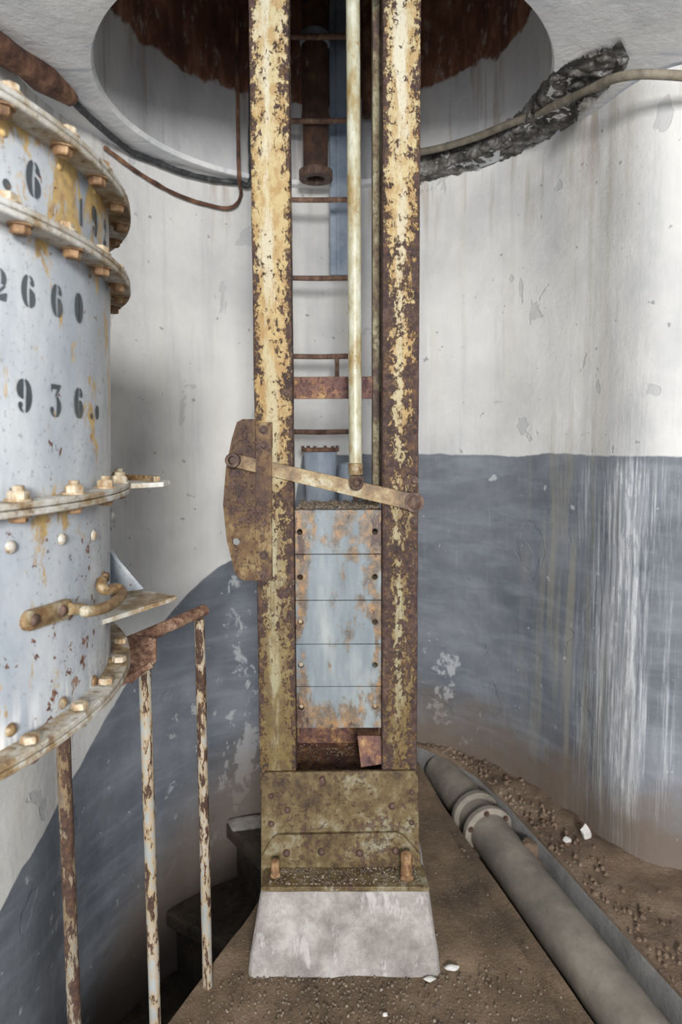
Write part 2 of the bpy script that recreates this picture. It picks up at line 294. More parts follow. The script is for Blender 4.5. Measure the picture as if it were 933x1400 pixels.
# ------------------------------------------------------------------ object helpers
def tag(o, label=None, cat=None, group=None, kind=None):
    if label: o['label'] = label
    if cat: o['category'] = cat
    if group: o['group'] = group
    if kind: o['kind'] = kind
    return o
def empty(name, loc, label, cat, group=None, mat=None):
    o = bpy.data.objects.new(name, None); COL.objects.link(o); o.empty_display_size = .05
    o.matrix_world = mat if mat else Matrix.Translation(loc)
    return tag(o, label, cat, group)
def adopt(o, parent, local=False):
    if parent:
        o.parent = parent
        if not local:
            o.matrix_parent_inverse = Matrix.Translation(parent.location).inverted() if parent.type == 'EMPTY' and parent.rotation_euler.to_matrix().is_orthogonal else Matrix()
    return o
class MB:
    def __init__(s): s.b = bmesh.new()
    def faces(s, vs, fs):
        v = [s.b.verts.new(p) for p in vs]
        for f in fs:
            try: s.b.faces.new([v[i] for i in f])
            except ValueError: pass
        return v
    def box(s, x0, x1, y0, y1, z0, z1):
        s.faces([(x0, y0, z0), (x1, y0, z0), (x1, y1, z0), (x0, y1, z0), (x0, y0, z1), (x1, y0, z1), (x1, y1, z1), (x0, y1, z1)],
                [(0, 3, 2, 1), (4, 5, 6, 7), (0, 1, 5, 4), (1, 2, 6, 5), (2, 3, 7, 6), (3, 0, 4, 7)]); return s
    def prism(s, pts, z0, z1):
        k = len(pts)
        s.faces([(x, y, z0) for x, y in pts] + [(x, y, z1) for x, y in pts],
                [tuple(range(k))[::-1], tuple(range(k, 2 * k))] + [(i, (i + 1) % k, k + (i + 1) % k, k + i) for i in range(k)]); return s
    def loft(s, rings, cap=True, closed=True):
        k = len(rings[0]); vs = [p for r in rings for p in r]; fs = []
        for j in range(len(rings) - 1):
            for i in range(k if closed else k - 1):
                fs.append((j * k + i, j * k + (i + 1) % k, (j + 1) * k + (i + 1) % k, (j + 1) * k + i))
        if cap: fs += [tuple(range(k))[::-1], tuple(range(len(vs) - k, len(vs)))]
        s.faces(vs, fs); return s
    def tube(s, pts, r, seg=12, smooth=0, wob=0):
        pts = [Vector(p) for p in pts]
        if smooth:
            q = []; n = len(pts)
            for i in range(n - 1):
                a, b, c, d = pts[max(i - 1, 0)], pts[i], pts[i + 1], pts[min(i + 2, n - 1)]
                for t in range(smooth):
                    t /= smooth
                    q.append(.5 * ((2 * b) + (c - a) * t + (2 * a - 5 * b + 4 * c - d) * t * t + (3 * b - a - 3 * c + d) * t ** 3))
            pts = q + [pts[-1]]
        rs = r if isinstance(r, list) else [r] * len(pts)
        rings = []; up = None
        for i, p in enumerate(pts):
            d = (pts[min(i + 1, len(pts) - 1)] - pts[max(i - 1, 0)]).normalized()
            if up is None: up = Vector((0, 0, 1)) if abs(d.z) < .9 else Vector((0, 1, 0))
            a = (up - d * up.dot(d)).normalized(); b = d.cross(a); up = a
            rr = rs[i] if len(rs) == len(pts) else rs[0]
            ring = []
            for k in range(seg):
                t = 2 * math.pi * k / seg; w = 1
                v = a * math.cos(t) + b * math.sin(t)
                if wob: w = 1 + wob * mnoise.noise((p + v * rr) * 25)
                ring.append(p + v * rr * w)
            rings.append(ring)
        return s.loft(rings)
    def cyl(s, p, d, prof, seg=24, phase=0):     # prof: [(distance along d, radius)]
        d = Vector(d).normalized(); up = Vector((0, 0, 1)) if abs(d.z) < .9 else Vector((0, 1, 0))
        a = (up - d * up.dot(d)).normalized(); b = d.cross(a); p = Vector(p)
        return s.loft([[p + d * h + (a * math.cos(2 * math.pi * k / seg + phase) + b * math.sin(2 * math.pi * k / seg + phase)) * r for k in range(seg)] for h, r in prof])
    def build(s, name, mat, parent=None, smooth=True, local=False, bevel=0, label=None, cat=None, group=None, kind=None, ang=40):
        b = s.b; bmesh.ops.recalc_face_normals(b, faces=b.faces)
        me = bpy.data.meshes.new(name); b.to_mesh(me); b.free(); me.materials.append(mat)
        if smooth:
            me.polygons.foreach_set('use_smooth', [True] * len(me.polygons))
            me.set_sharp_from_angle(angle=R(ang))
        o = bpy.data.objects.new(name, me); COL.objects.link(o)
        adopt(o, parent, local)
        if bevel:
            m = o.modifiers.new('bevel', 'BEVEL'); m.width = bevel; m.segments = 2; m.limit_method = 'ANGLE'
        return tag(o, label, cat, group, kind)
def part_inv(o, root):
    return o
def adopt(o, parent, local=False):       # meshes carry world coordinates unless local
    if parent:
        o.parent = parent
        if not local: o.matrix_parent_inverse = WM(parent).inverted()
    return o
WMS = {}
def WM(o):
    return o.matrix_world.copy() if o.parent is None and o.type == 'EMPTY' else (WM(o.parent) @ o.matrix_parent_inverse if o.parent else Matrix())
def plate2d(name, mat, loops, y, depth, parent, bevel=.001, local=False, **kw):
    """flat plate in the XZ plane with holes, front face at y, thick to the back"""
    cu = bpy.data.curves.new(name, 'CURVE'); cu.dimensions = '2D'; cu.fill_mode = 'BOTH'
    for lp in loops:
        sp = cu.splines.new('POLY'); sp.points.add(len(lp) - 1); sp.use_cyclic_u = True
        for i, (x, z) in enumerate(lp): sp.points[i].co = (x, z, 0, 1)
    cu.extrude = depth / 2
    co = bpy.data.objects.new('t', cu); COL.objects.link(co)
    dg = bpy.context.evaluated_depsgraph_get()
    me = bpy.data.meshes.new_from_object(co.evaluated_get(dg))
    bpy.data.objects.remove(co)
    me.transform(Matrix.Translation((0, y + depth / 2, 0)) @ Matrix.Rotation(R(90), 4, 'X'))
    me.name = name; me.materials.clear(); me.materials.append(mat)
    b = bmesh.new(); b.from_mesh(me); bmesh.ops.remove_doubles(b, verts=b.verts, dist=1e-5); bmesh.ops.recalc_face_normals(b, faces=b.faces); b.to_mesh(me); b.free()
    o = bpy.data.objects.new(name, me); COL.objects.link(o); adopt(o, parent, local)
    if bevel:
        m = o.modifiers.new('bevel', 'BEVEL'); m.width = bevel; m.segments = 2; m.limit_method = 'ANGLE'; m.angle_limit = R(50)
    return tag(o, **kw)
def circ(x, z, r, n=20): return [(x + r * math.cos(2 * math.pi * k / n), z + r * math.sin(2 * math.pi * k / n)) for k in range(n)]
def fattr(o, name, fn):
    me = o.data; a = me.attributes.new(name, 'FLOAT', 'POINT')
    a.data.foreach_set('value', [fn(v.co) for v in me.vertices])
def bolt(p, d, r, h, mat, parent, name='bolt', hexa=True, stud=0, washer=True, local=False, label=None):
    m = MB(); ph = random.random()
    if washer: m.cyl(p, d, [(0, r * 1.3), (r * .18, r * 1.28)], 20)
    b0 = r * .15
    if hexa: m.cyl(p, d, [(b0, r), (b0 + h * .8, r), (b0 + h, r * .82)], 6, ph)
    else: m.cyl(p, d, [(0, r), (h * .35, r * .96), (h * .7, r * .72), (h * .92, r * .38), (h, r * .1)], 16)
    if stud:
        for k in range(5): m.cyl(Vector(p) + Vector(d).normalized() * (b0 + h + stud * k / 5), d, [(-.001, r * .5), (stud * .1, r * .58), (stud * .2, r * .5)], 12)
    return m.build(name, mat, parent, local=local, label=label, ang=35)
# ------------------------------------------------------------------ the well wall
WC, WR = Vector((-.05, 2.25)), 1.0
plan = [(-2.3, -.9), (-2.15, .2), (-1.9, .9), (-1.6, 1.35), (-1.25, 1.68), (-1.07, 2.03)]
for k in range(-86, 68, 3): plan.append((WC.x + WR * math.sin(R(k)), WC.y + WR * math.cos(R(k))))
plan += [(.935, 2.50), (.965, 2.40), (.99, 2.33), (1.025, 2.265), (1.08, 2.215), (1.16, 2.18), (1.27, 2.155), (1.45, 2.13), (1.7, 2.12), (2.3, 2.1), (2.5, 1.2), (2.5, -.9)]
def densify(pts, n):
    q = []; pts = [Vector(p) for p in pts]
    for i in range(len(pts) - 1):
        a, b, c, d = pts[max(i - 1, 0)], pts[i], pts[i + 1], pts[min(i + 2, len(pts) - 1)]
        m = max(1, min(12, int((c - b).length / n)))
        for t in range(m):
            t /= m; q.append(.5 * ((2 * b) + (c - a) * t + (2 * a - 5 * b + 4 * c - d) * t * t + (3 * b - a - 3 * c + d) * t ** 3))
    return q + [pts[-1]]
planD = densify(plan, .03)
def ang_of(x, y): return math.degrees(math.atan2(x - WC.x, y - WC.y))
def wall_hit(px, py):
    d = ray(px, py); o = Vector((0, 0)) - WC; a = d.x ** 2 + d.y ** 2; b = 2 * (o.x * d.x + o.y * d.y); c = o.length_squared - WR ** 2
    t = (-b + math.sqrt(max(b * b - 4 * a * c, 0))) / (2 * a); return CAM + d * t
def planhit(px, py):
    d = ray(px, py); best = None
    for a, b in zip(planD, planD[1:]):
        e = b - a; den = d.x * e.y - d.y * e.x
        if abs(den) < 1e-9: continue
        t = (a.x * e.y - a.y * e.x) / den; u = (a.x * d.y - a.y * d.x) / den
        if t > 0 and -1e-6 <= u <= 1.000001 and (best is None or t < best): best = t
    return CAM + d * best
dado = []
for px, py in [(-60, 1330), (-30, 1290), (0, 1246), (25, 1192), (60, 1134), (107, 1053), (163, 954), (218, 856), (265, 803), (300, 776), (316, 767), (350, 755)]:
    h = planhit(px, py); dado.append((ang_of(h.x, h.y), h.z))
dado.append((-180, min(z for a, z in dado) - .2)); dado += [(-12, 1.0), (-8, 1.42), (180, 1.435)]
dado.sort()
def interp(tab, x):
    for (a, u), (b, v) in zip(tab, tab[1:]):
        if a <= x <= b: return u + (v - u) * (x - a) / max(b - a, 1e-6)
    return tab[-1][1]
def bump(x, c, w): return math.exp(-((x - c) / w) ** 2)
ZT, ZB = 2.685, -1.9
def wall_part(name, i0, i1, label):
    zs = [ZB + (ZT - ZB) * k / 70 for k in range(71)]
    rings = []
    for z in zs:
        row = []
        for p in planD[i0:i1 + 1]:
            w = .007 * mnoise.noise(Vector((p.x * 2.5, p.y * 2.5, z * 2.0))) + .003 * mnoise.noise(Vector((p.x * 9, p.y * 9, z * 8)))
            dd = (p - Vector((0.1, 1.6))).normalized()
            row.append((p.x + dd.x * w, p.y + dd.y * w, z))
        rings.append(row)
    m = MB(); m.loft(rings, cap=False, closed=False)
    o = m.build(name, M['wall'], kind='structure', label=label, ang=80)
    fattr(o, 'dado_h', lambda c: interp(dado, ang_of(c.x, c.y)) if not (c.x > .8 and c.y < 2.7) else 1.435)
    fattr(o, 'streak', lambda c: max(bump(c.x, 1.01, .055), .62 * bump(c.x, .96, .05), .5 * bump(c.x, 1.10, .05), .32 * bump(c.x, 1.2, .1)) * (1 if c.z < 1.43 else max(.1, .40 - .2 * (c.z - 1.43))) if c.x > .6 and c.y < 2.8 else (0.12 if c.x > .3 else 0.05))
    fattr(o, 'ochre', lambda c: bump(c.x, .90, .10) * (1 if c.z < 1.5 else .9) if c.x > .6 and c.y < 2.9 else 0)
    def flaky(c):
        v = 0
        for x, y, z, w, g in ((.43, 3.12, .42, .13, 1.0), (.5, 3.08, .12, .16, 1.0), (-.52, 3.12, .55, .22, .8), (-.60, 3.05, -.1, .30, .9), (-.42, 3.15, .0, .25, .9)):
            v = max(v, g * math.exp(-((c.x - x) ** 2 + (c.y - y) ** 2 + .5 * (c.z - z) ** 2) / w ** 2))
        return v
    fattr(o, 'flaky', flaky)
    stz = [(-180, -2.2), (-116, -1.6), (-96, -1.32), (-76, -1.0), (-57, -.68), (-37, -.385), (-20, -.2), (180, -.2)]
    fattr(o, 'grime_dark', lambda c: 1.0 if c.x > .2 else .9 * max(0, min(1, (interp(stz, ang_of(c.x, c.y)) + .42 - c.z) / .4)))  # dirt at the right base; left wall darker brown below the stair line
    return o
iL = min(range(len(planD)), key=lambda i: abs(planD[i].x + .45) + (0 if planD[i].y > 2.9 else 9))
iR = min(range(len(planD)), key=lambda i: abs(planD[i].x - .42) + (0 if planD[i].y > 2.9 else 9))
wall_part('wall_left', 0, iL, 'left curved white plaster wall with rising grey dado')
wall_part('wall_back', iL, iR, 'far curved plaster wall behind the ladder')
wall_part('wall_right', iR, len(planD) - 1, 'right plaster wall with grey dado and white lime runs')
# ------------------------------------------------------------------ ceiling and shaft ring
HC, HR = Vector((-.052, 2.43)), .765
N = 96
prof = [(HR, ZT + .03), (HR + .002, ZT + .010), (HR + .008, ZT + .001), (HR + .02, ZT), (HR + .1, ZT), (HR + .25, ZT + .005), (HR + .5, ZT), (HR + 1, ZT), (HR + 2, ZT), (HR + 3.4, ZT)]
m = MB(); rings = []
for r, z in prof:
    rings.append([(HC.x + r * math.cos(2 * math.pi * k / N), HC.y + r * math.sin(2 * math.pi * k / N), z + (.012 * mnoise.noise(Vector((3 * r * math.cos(2 * math.pi * k / N), 3 * r * math.sin(2 * math.pi * k / N), 0))) if r > HR + .02 else 0)) for k in range(N)])
rings.append([(x, y, ZT + .25) for x, y, z in rings[-1]])
rings.append([(HC.x + (HR + .03) * math.cos(2 * math.pi * k / N), HC.y + (HR + .03) * math.sin(2 * math.pi * k / N), ZT + .25) for k in range(N)])
m.loft(rings, cap=False); m.build('ceiling', M['ceil'], kind='structure', label='white vaulted plaster ceiling around the round shaft opening')
m = MB(); m.loft([[(HC.x + r * math.cos(2 * math.pi * k / N), HC.y + r * math.sin(2 * math.pi * k / N), z) for k in range(N)] for r, z in
    [(HR + .03, 4.6), (HR + .03, ZT + .012), (HR, ZT + .02), (HR - .002, 3.0), (HR - .002, 3.4), (HR - .002, 4.0), (HR - .002, 4.55), (.001, 4.55)]], cap=False)  # last ring is an unseen cap added to keep the shaft dark
m.build('trim_1', M['tube'], kind='structure', label='round shaft lining, white band below rusty steel')
# ------------------------------------------------------------------ floor, ledge, trench
def slab_grid(name, poly, ztop, zbot, mat, label, amp=.006, dens=.05):
    b = bmesh.new()
    vs = [b.verts.new((x, y, ztop)) for x, y in poly]; f = b.faces.new(vs)
    bmesh.ops.triangulate(b, faces=[f])
    for _ in range(6):
        es = [e for e in b.edges if e.calc_length() > dens * 1.6]
        if not es: break
        bmesh.ops.subdivide_edges(b, edges=es, cuts=1); bmesh.ops.triangulate(b, faces=b.faces[:])
    be = [e for e in b.edges if e.is_boundary]
    r = bmesh.ops.extrude_edge_only(b, edges=be)
    for v in r['geom']:
        if isinstance(v, bmesh.types.BMVert): v.co.z = zbot
    low = {v for v in r['geom'] if isinstance(v, bmesh.types.BMVert)}
    for v in b.verts:
        if v not in low: v.co.z += amp * mnoise.noise(Vector((v.co.x * 9, v.co.y * 9, 0))) + amp * .5 * mnoise.noise(Vector((v.co.x * 30, v.co.y * 30, 3)))
    m = MB(); m.b.free(); m.b = b
    return m.build(name, mat, kind='structure', label=label, ang=45)
edgeR = [(.36, 2.98), (.411, 2.65), (.475, 2.36), (.544, 2.07), (.60, 1.82), (.657, 1.575), (.76, 1.1), (.80, .6), (.80, -.9)]
inR = [(x - .035 - .055 * (3 - y) / 1.5 * (1 if y > .5 else 1), y) for x, y in edgeR]
floor_poly = [(-1.5, -.9), (-.90, .5), (-.73, .9), (-.453, 1.575), (-.292, 1.968), (-.20, 2.25), (-.05, 2.55), (.12, 2.90)] + inR
slab_grid('floor', floor_poly, 0, -.16, M['dirt'], 'dusty brown concrete platform')
slab_grid('trim_5', inR + edgeR[::-1], -.018, -.16, M['dirt'], 'lowered dirt-covered rim of the platform along the trench', .004)
edgeI = [(.24, 3.20), (.40, 3.10), (.50, 2.99), (.60, 2.83), (.68, 2.60), (.747, 2.34), (.83, 2.0), (.918, 1.652), (1.0, 1.2), (1.05, .6), (1.05, -.9)]
ledge_poly = edgeI + [(2.5, -.9), (2.5, 2.11), (1.6, 2.16), (1.2, 2.24), (1.04, 2.36), (.99, 2.5), (.90, 2.75), (.72, 3.0), (.5, 3.15), (.3, 3.24)]
slab_grid('floor', ledge_poly, .0, -.35, M['ledge'], 'dirt covered ledge along the right wall', .016, .04)
m = MB(); rings = []
for off, z in [(-.001, -.012), (-.006, -.02), (-.006, -.35)]:
    rings.append([(x + off, y + off * .3, z) for x, y in edgeI])
m.loft(rings, cap=False, closed=False); m.build('trim_2', M['curb'], kind='structure', label='grey rendered side of the trench')
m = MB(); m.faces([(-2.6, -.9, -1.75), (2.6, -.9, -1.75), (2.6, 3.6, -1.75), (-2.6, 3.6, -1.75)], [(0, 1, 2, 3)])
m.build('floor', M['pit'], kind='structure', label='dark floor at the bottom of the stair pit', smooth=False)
tr = [(x - .02, y) for x, y in edgeR] + [(x + .02, y) for x, y in edgeI[::-1]]
slab_grid('floor', tr, -.25, -.34, M['dirt'], 'dirt bottom of the pipe trench', .01)
# support mass below the platform
m = MB(); m.prism([(-.35, .4), (.6, .4), (.45, 1.6), (.34, 2.6), (.2, 2.75), (.05, 2.4), (-.14, 2.0), (-.30, 1.55)], -1.75, -.15)
m.build('wall_pit', M['step'], kind='structure', smooth=False, label='dark pier carrying the platform')
# broken plaster / exposed masonry at the right ceiling joint
m = MB()
def rock(m, c, r, sq=(1, 1, 1), n=2):
    t = bmesh.new(); bmesh.ops.create_icosphere(t, subdivisions=n, radius=1)
    off = Vector((random.random() * 9, random.random() * 9, random.random() * 9)); rot = Matrix.Rotation(random.random() * 3, 3, Vector((random.random(), random.random(), random.random() + .1)).normalized())
    for v in t.verts:
        d = v.co.copy(); k = 1 + .45 * mnoise.noise(d * 1.3 + off)
        v.co = rot @ Vector((max(-.72, min(.72, d.x * k)), max(-.7, min(.7, d.y * k)), max(-.66, min(.66, d.z * k))))
        v.co = Vector((v.co.x * sq[0] * r, v.co.y * sq[1] * r, v.co.z * sq[2] * r)) + Vector(c)
    vs = [v.co.copy() for v in t.verts]; t.verts.index_update(); fs = [tuple(v.index for v in f.verts) for f in t.faces]; t.free()
    m.faces(vs, fs)
random.seed(3)
up_ = [(570, 206), (640, 190), (690, 168), (718, 146), (742, 112), (780, 84), (815, 70), (850, 58)]
dn_ = [(570, 256), (650, 233), (710, 211), (760, 183), (800, 152), (830, 122), (850, 100), (862, 84)]
def seen(px, py):                        # ceiling underside or wall, whichever the line of sight meets first
    q = PZ(px, py, ZT)
    inside = (Vector((q.x, q.y)) - WC).length < WR if q.x < .85 else (q.y < 2.2 or (q.x < .97 and q.y < 2.4))
    if inside and (Vector((q.x, q.y)) - HC).length > HR: return q
    if (Vector((q.x, q.y)) - HC).length <= HR:
        d = ray(px, py); o = -HC; a = d.x ** 2 + d.y ** 2; b = 2 * (o.x * d.x + o.y * d.y); c = o.length_squared - (HR - .002) ** 2
        return CAM + d * ((-b + math.sqrt(b * b - 4 * a * c)) / (2 * a))
    if px < 790:
        q = wall_hit(px, py)
        if q.x > .9: q = P(px, py, 2.4)
    else: q = P(px, py, 2.25)
    q.z = min(q.z, ZT); return q
NU, NV = 150, 22
rows_ = []
for j in range(NV + 1):
    row = []
    for i_ in range(NU + 1):
        t = min(i_ / NU * 7, 6.9999); i = int(t); f = t - i; v_ = j / NV
        jag = 5 * mnoise.noise(Vector((t * 3.1, v_ * .5, 1))) + 4 * mnoise.noise(Vector((t * 9, 0, 4)))
        a = Vector(up_[i]).lerp(Vector(up_[i + 1]), f); b = Vector(dn_[i]).lerp(Vector(dn_[i + 1]), f); c = a.lerp(b, v_)
        c.y += jag
        h = seen(c.x, c.y)
        d, pts = mnoise.voronoi(Vector((h.x * 17, h.y * 17, h.z * 22)))
        e = min(1, v_ * 7, (1 - v_) * 7, i_ / 6, (NU - i_) / 8)
        amp = (-.004 + .030 * min(1, (d[1] - d[0]) * 2.2) * (.4 + .6 * abs(mnoise.noise(pts[0] * 3.7)) * 2) + .008 * mnoise.noise(h * 45)) * e
        tow = (Vector((0, 1.4, 1.7)) - h).normalized()
        row.append(h + tow * (amp + .001))
    rows_.append(row)
m.loft(rows_, cap=False, closed=False)
m.build('trim_3', M['rock'], kind='structure', label='exposed grey rubble where plaster fell at the ceiling joint', ang=25)
# ------------------------------------------------------------------ staircase
st = empty('staircase', (-.4, 2.5, -1.7), 'dark concrete winder stair descending along the left wall', 'staircase')
SC = Vector((-.02, 2.36))
def wallpt(a, r=1.0):       # direction a degrees left of far, from the stair centre to the wall
    d = Vector((-math.sin(R(a)), math.cos(R(a)))); o = SC - WC
    b = o.dot(d); c = o.length_squared - (WR * r) ** 2
    return SC + d * (-b + math.sqrt(b * b - c))
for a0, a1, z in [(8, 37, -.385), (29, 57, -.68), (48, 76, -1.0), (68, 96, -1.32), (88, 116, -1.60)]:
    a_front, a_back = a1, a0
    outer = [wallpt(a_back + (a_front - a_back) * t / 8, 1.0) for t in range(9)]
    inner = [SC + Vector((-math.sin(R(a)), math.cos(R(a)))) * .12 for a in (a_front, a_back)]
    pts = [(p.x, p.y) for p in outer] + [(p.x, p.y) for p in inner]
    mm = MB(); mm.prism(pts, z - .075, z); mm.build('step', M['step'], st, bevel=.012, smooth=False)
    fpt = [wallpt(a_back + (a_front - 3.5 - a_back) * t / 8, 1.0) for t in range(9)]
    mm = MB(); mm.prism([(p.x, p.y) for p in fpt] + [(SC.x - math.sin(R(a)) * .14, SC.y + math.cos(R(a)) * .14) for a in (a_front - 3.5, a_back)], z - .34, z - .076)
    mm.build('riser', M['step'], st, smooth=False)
# highest visible landing slab (loose plaster on it)
h = PZ(338, 1128, -.385)
m = MB(); rock(m, (h.x, h.y, -.375), .10, (1.2, .8, .14), 3)
m.build('plaster_slab', M['conc'], label='pale flat plaster fragment lying on the upper dark stair tread', cat='debris')
# ------------------------------------------------------------------ plinth
pl = empty('concrete_plinth', (0, 1.9, 0), 'pale tapered concrete plinth block under the rusty steel frame', 'plinth')
b = bmesh.new()
rows = []
lv = [(0.0, -.268, .272, 1.722, 2.2), (.05, -.262, .268, 1.728, 2.19), (.12, -.250, .258, 1.742, 2.18), (.20, -.236, .248, 1.756, 2.16), (.222, -.230, .243, 1.765, 2.15)]
m = MB(); rings = []
for z, x0, x1, y0, y1 in lv:
    ring = []; n = 14
    cr = .012
    pts = [(x0 + cr + (x1 - x0 - 2 * cr) * k / n, y0) for k in range(n + 1)] + [(x1, y0 + cr + (y1 - y0 - 2 * cr) * k / n) for k in range(n + 1)] + \
          [(x1 - cr - (x1 - x0 - 2 * cr) * k / n, y1) for k in range(n + 1)] + [(x0, y1 - cr - (y1 - y0 - 2 * cr) * k / n) for k in range(n + 1)]
    for (x, y) in pts:
        w = .006 * mnoise.noise(Vector((x * 14, y * 14, z * 12)))
        zz = z - (.03 * max(0, mnoise.noise(Vector((x * 5 + 3, 0, 0)))) if z == 0 else 0) + (.003 * mnoise.noise(Vector((x * 20, y * 9, 5))) if z > .2 else 0)
        ring.append((x + w, y + w, zz))
    rings.append(ring)
m.loft(rings); m.build('block', M['conc'], pl, ang=50)
# ------------------------------------------------------------------ steel frame
YF = 1.88
fr = empty('steel_guide_frame', (0, 1.95, .227), 'tall rusty yellow steel guide frame bolted to the concrete plinth', 'steel frame')
TOPZ = 4.3
def WORN(z, right):
    if right: return interp([(-9, -.02), (.5, -.02), (.72, -.01), (.85, .045), (1.1, .04), (1.3, -.02), (1.42, .02), (1.65, .015), (1.75, -.03), (1.95, -.03), (2.3, -.04), (9, -.03)], z)
    return interp([(-9, -.03), (.9, -.03), (1.0, .02), (1.35, .03), (1.5, -.035), (2.1, -.045), (2.3, -.02), (9, -.02)], z)
def post(x0, x1, mat, label):
    w = x1 - x0; xs = [x0 + w * k / 12 for k in range(13)]
    outline = [(x0, YF + .055)] + [(x0, YF + .006), (x0 + .002, YF + .001)] + [(x, YF - .0035 * (1 - (2 * (x - x0) / w - 1) ** 2)) for x in xs[1:-1]] + [(x1 - .002, YF + .001), (x1, YF + .006), (x1, YF + .055), (x1 - .009, YF + .055), (x1 - .009, YF + .012), (x0 + .009, YF + .012), (x0 + .009, YF + .055)]
    rings = []; nz = 160
    for k in range(nz + 1):
        z = .235 + (TOPZ - .235) * k / nz
        rings.append([(x + .0012 * mnoise.noise(Vector((x * 10, y, z * 11))), y + .0018 * mnoise.noise(Vector((x * 24, 4, z * 18))), z) for x, y in outline])
    m = MB(); m.loft(rings); o = m.build('post', mat, fr, ang=50, label=label)
    fattr(o, 'edge', lambda c: abs(2 * (c.x - x0) / w - 1) ** 3)
    fattr(o, 'worn', lambda c: WORN(c.z, x0 > 0))
    fattr(o, 'mid', lambda c: math.exp(-((c.x - x0) / w - .45) ** 2 / .03))  # drives the painted highlight and thins rust along the post centre
    return o
LX0, LX1, RX0, RX1 = -.2455, -.136, .118, .2225
post(LX0, LX1, M['post_l'], 'left yellow flaking post'); post(RX0, RX1, M['post_r'], 'right rustier yellow post')
m = MB(); m.box(.096, .116, 1.985, 2.06, 1.30, TOPZ); m.box(.104, .17, 2.052, 2.06, 1.30, TOPZ)
m.build('rear_post', M['backpost'], fr, bevel=.002)
z0, z1 = P(440, 545, 2.0).z, P(440, 515, 2.0).z
m = MB(); m.box(-.21, .1, 2.0, 2.012, z0, z1); m.build('crossbar', M['cross'], fr, bevel=.0015)
for zz in (2.9, 3.9):
    m = MB(); m.box(-.21, .15, 2.0, 2.012, zz - .03, zz + .03); m.build('crossbar', M['cross'], fr, bevel=.0015)
# gusset plate
def px2(px, py, Y): p = P(px, py, Y); return (p.x, p.z)
g = [px2(*q, 1.866) for q in [(358, 1063), (362, 1056), (568, 1054), (572, 1062), (574, 1210), (357, 1210)]]
gus = plate2d('gusset_plate', M['plate'], [g], 1.864, .013, fr, .002)
for px, py, r in [(371, 1088, .0085), (393, 1107, .010), (371, 1126, .0095), (536, 1102, .0105), (563, 1083, .008), (563, 1124, .0085)]:
    bolt(P(px, py, 1.864), (0, -1, 0), r, .010, M['boltdark'], gus, 'rivet', hexa=False, washer=False)
m = MB(); rock(m, P(441, 1068, 1.858), .014, (.8, .5, 1.3), 3); m.build('weld_lump', M['boltdark'], gus)
# base angle
g = [px2(*q, 1.855) for q in [(358, 1170), (372, 1146), (380, 1141), (542, 1138), (552, 1142), (575, 1168), (576, 1185), (357, 1188)]]
zt = .227
g = [(x, max(z, zt)) for x, z in g]; g[-1] = (g[-1][0], zt); g[-2] = (g[-2][0], zt)
bang = plate2d('base_angle', M['plate'], [g], 1.850, .013, fr, .002)
m = MB(); m.prism([(-.232, 1.765), (.245, 1.762), (.240, 1.86), (-.228, 1.86)], .222, .236); bfl = m.build('base_flange', M['plate'], fr, bevel=.002)
for px, py in [(392, 1166), (440, 1164), (492, 1166), (541, 1163)]:
    bolt(P(px, py, 1.850), (0, -1, 0), .0115, .012, M['boltdark'], bang, 'rivet', hexa=False, washer=False)
def stud(px, py, r, h):
    p = PZ(px, py, .236); m = MB()
    m.cyl(p, (0, 0, 1), [(0, r * 1.15), (.006, r * 1.2), (.012, r)], 6)
    m.tube([p + Vector((0, 0, h * k / 5)) for k in range(1, 6)] + [p + Vector((0, 0, h * 1.06))], [r, r * 1.0, r * .95, r * 1.05, r * .95, r * .4], 14, wob=.15)
    m.build('anchor_bolt', M['boltrust'], bfl)
stud(377, 1197, .0135, .046); stud(556, 1200, .0175, .072)
# soil shelf behind the gusset
m = MB(); m.box(-.20, .19, 1.877, 2.20, .42, .455); m.box(-.2, .19, 2.19, 2.2, .227, .62); m.build('shelf_plate', M['cross'], fr)
for x0, x1 in ((-.235, -.228), (.213, .22)):
    m = MB(); m.box(x0, x1, 1.935, 2.2, .227, 1.0); m.build('cheek_plate', M['side'], fr)
for x0, x1 in ((-.235, -.13), (.11, .22)):
    m = MB(); m.box(x0, x1, 1.936, 2.18, .60, .632); m.build('support_lug', M['side'], fr)
# side plate and strap
out = [(352, 573), (332, 573), (324, 577), (317, 600), (309, 640), (305, 690), (310, 738), (321, 783), (328, 791), (336, 794), (352, 794), (362, 794), (362, 573)]
g = [px2(x, y, 1.884) for x, y in out]
plate2d('side_plate', M['side'], [g, circ(*px2(323, 741, 1.884), .0105)], 1.884, .010, fr, .0015)
m = MB(); p0, p1 = P(336, 586, 1.88), P(344, 786, 1.88)
g = [px2(*q, 1.858) for q in [(350, 580), (354, 577), (368, 577), (372, 581), (372, 793), (350, 793)]]
strp = plate2d('strap', M['side'], [g], 1.854, .009, fr, .0015)
for a, b_ in ((577, 612), (750, 793)):
    m = MB(); q0, q1 = P(350, b_, 1.863), P(372, a, 1.863); m.box(q0.x, q1.x, 1.862, 1.882, q0.z, q1.z); m.build('strap_spacer', M['side'], fr)
for py in (588, 609, 759, 787): bolt(P(361, py, 1.854), (0, -1, 0), .0105, .009, M['boltdark'], strp, stud=.008)
for px, py in ((566, 657), (566, 712)): bolt(P(px, py, 1.878), (0, -1, 0), .0105, .009, M['boltdark'], fr, stud=.008)
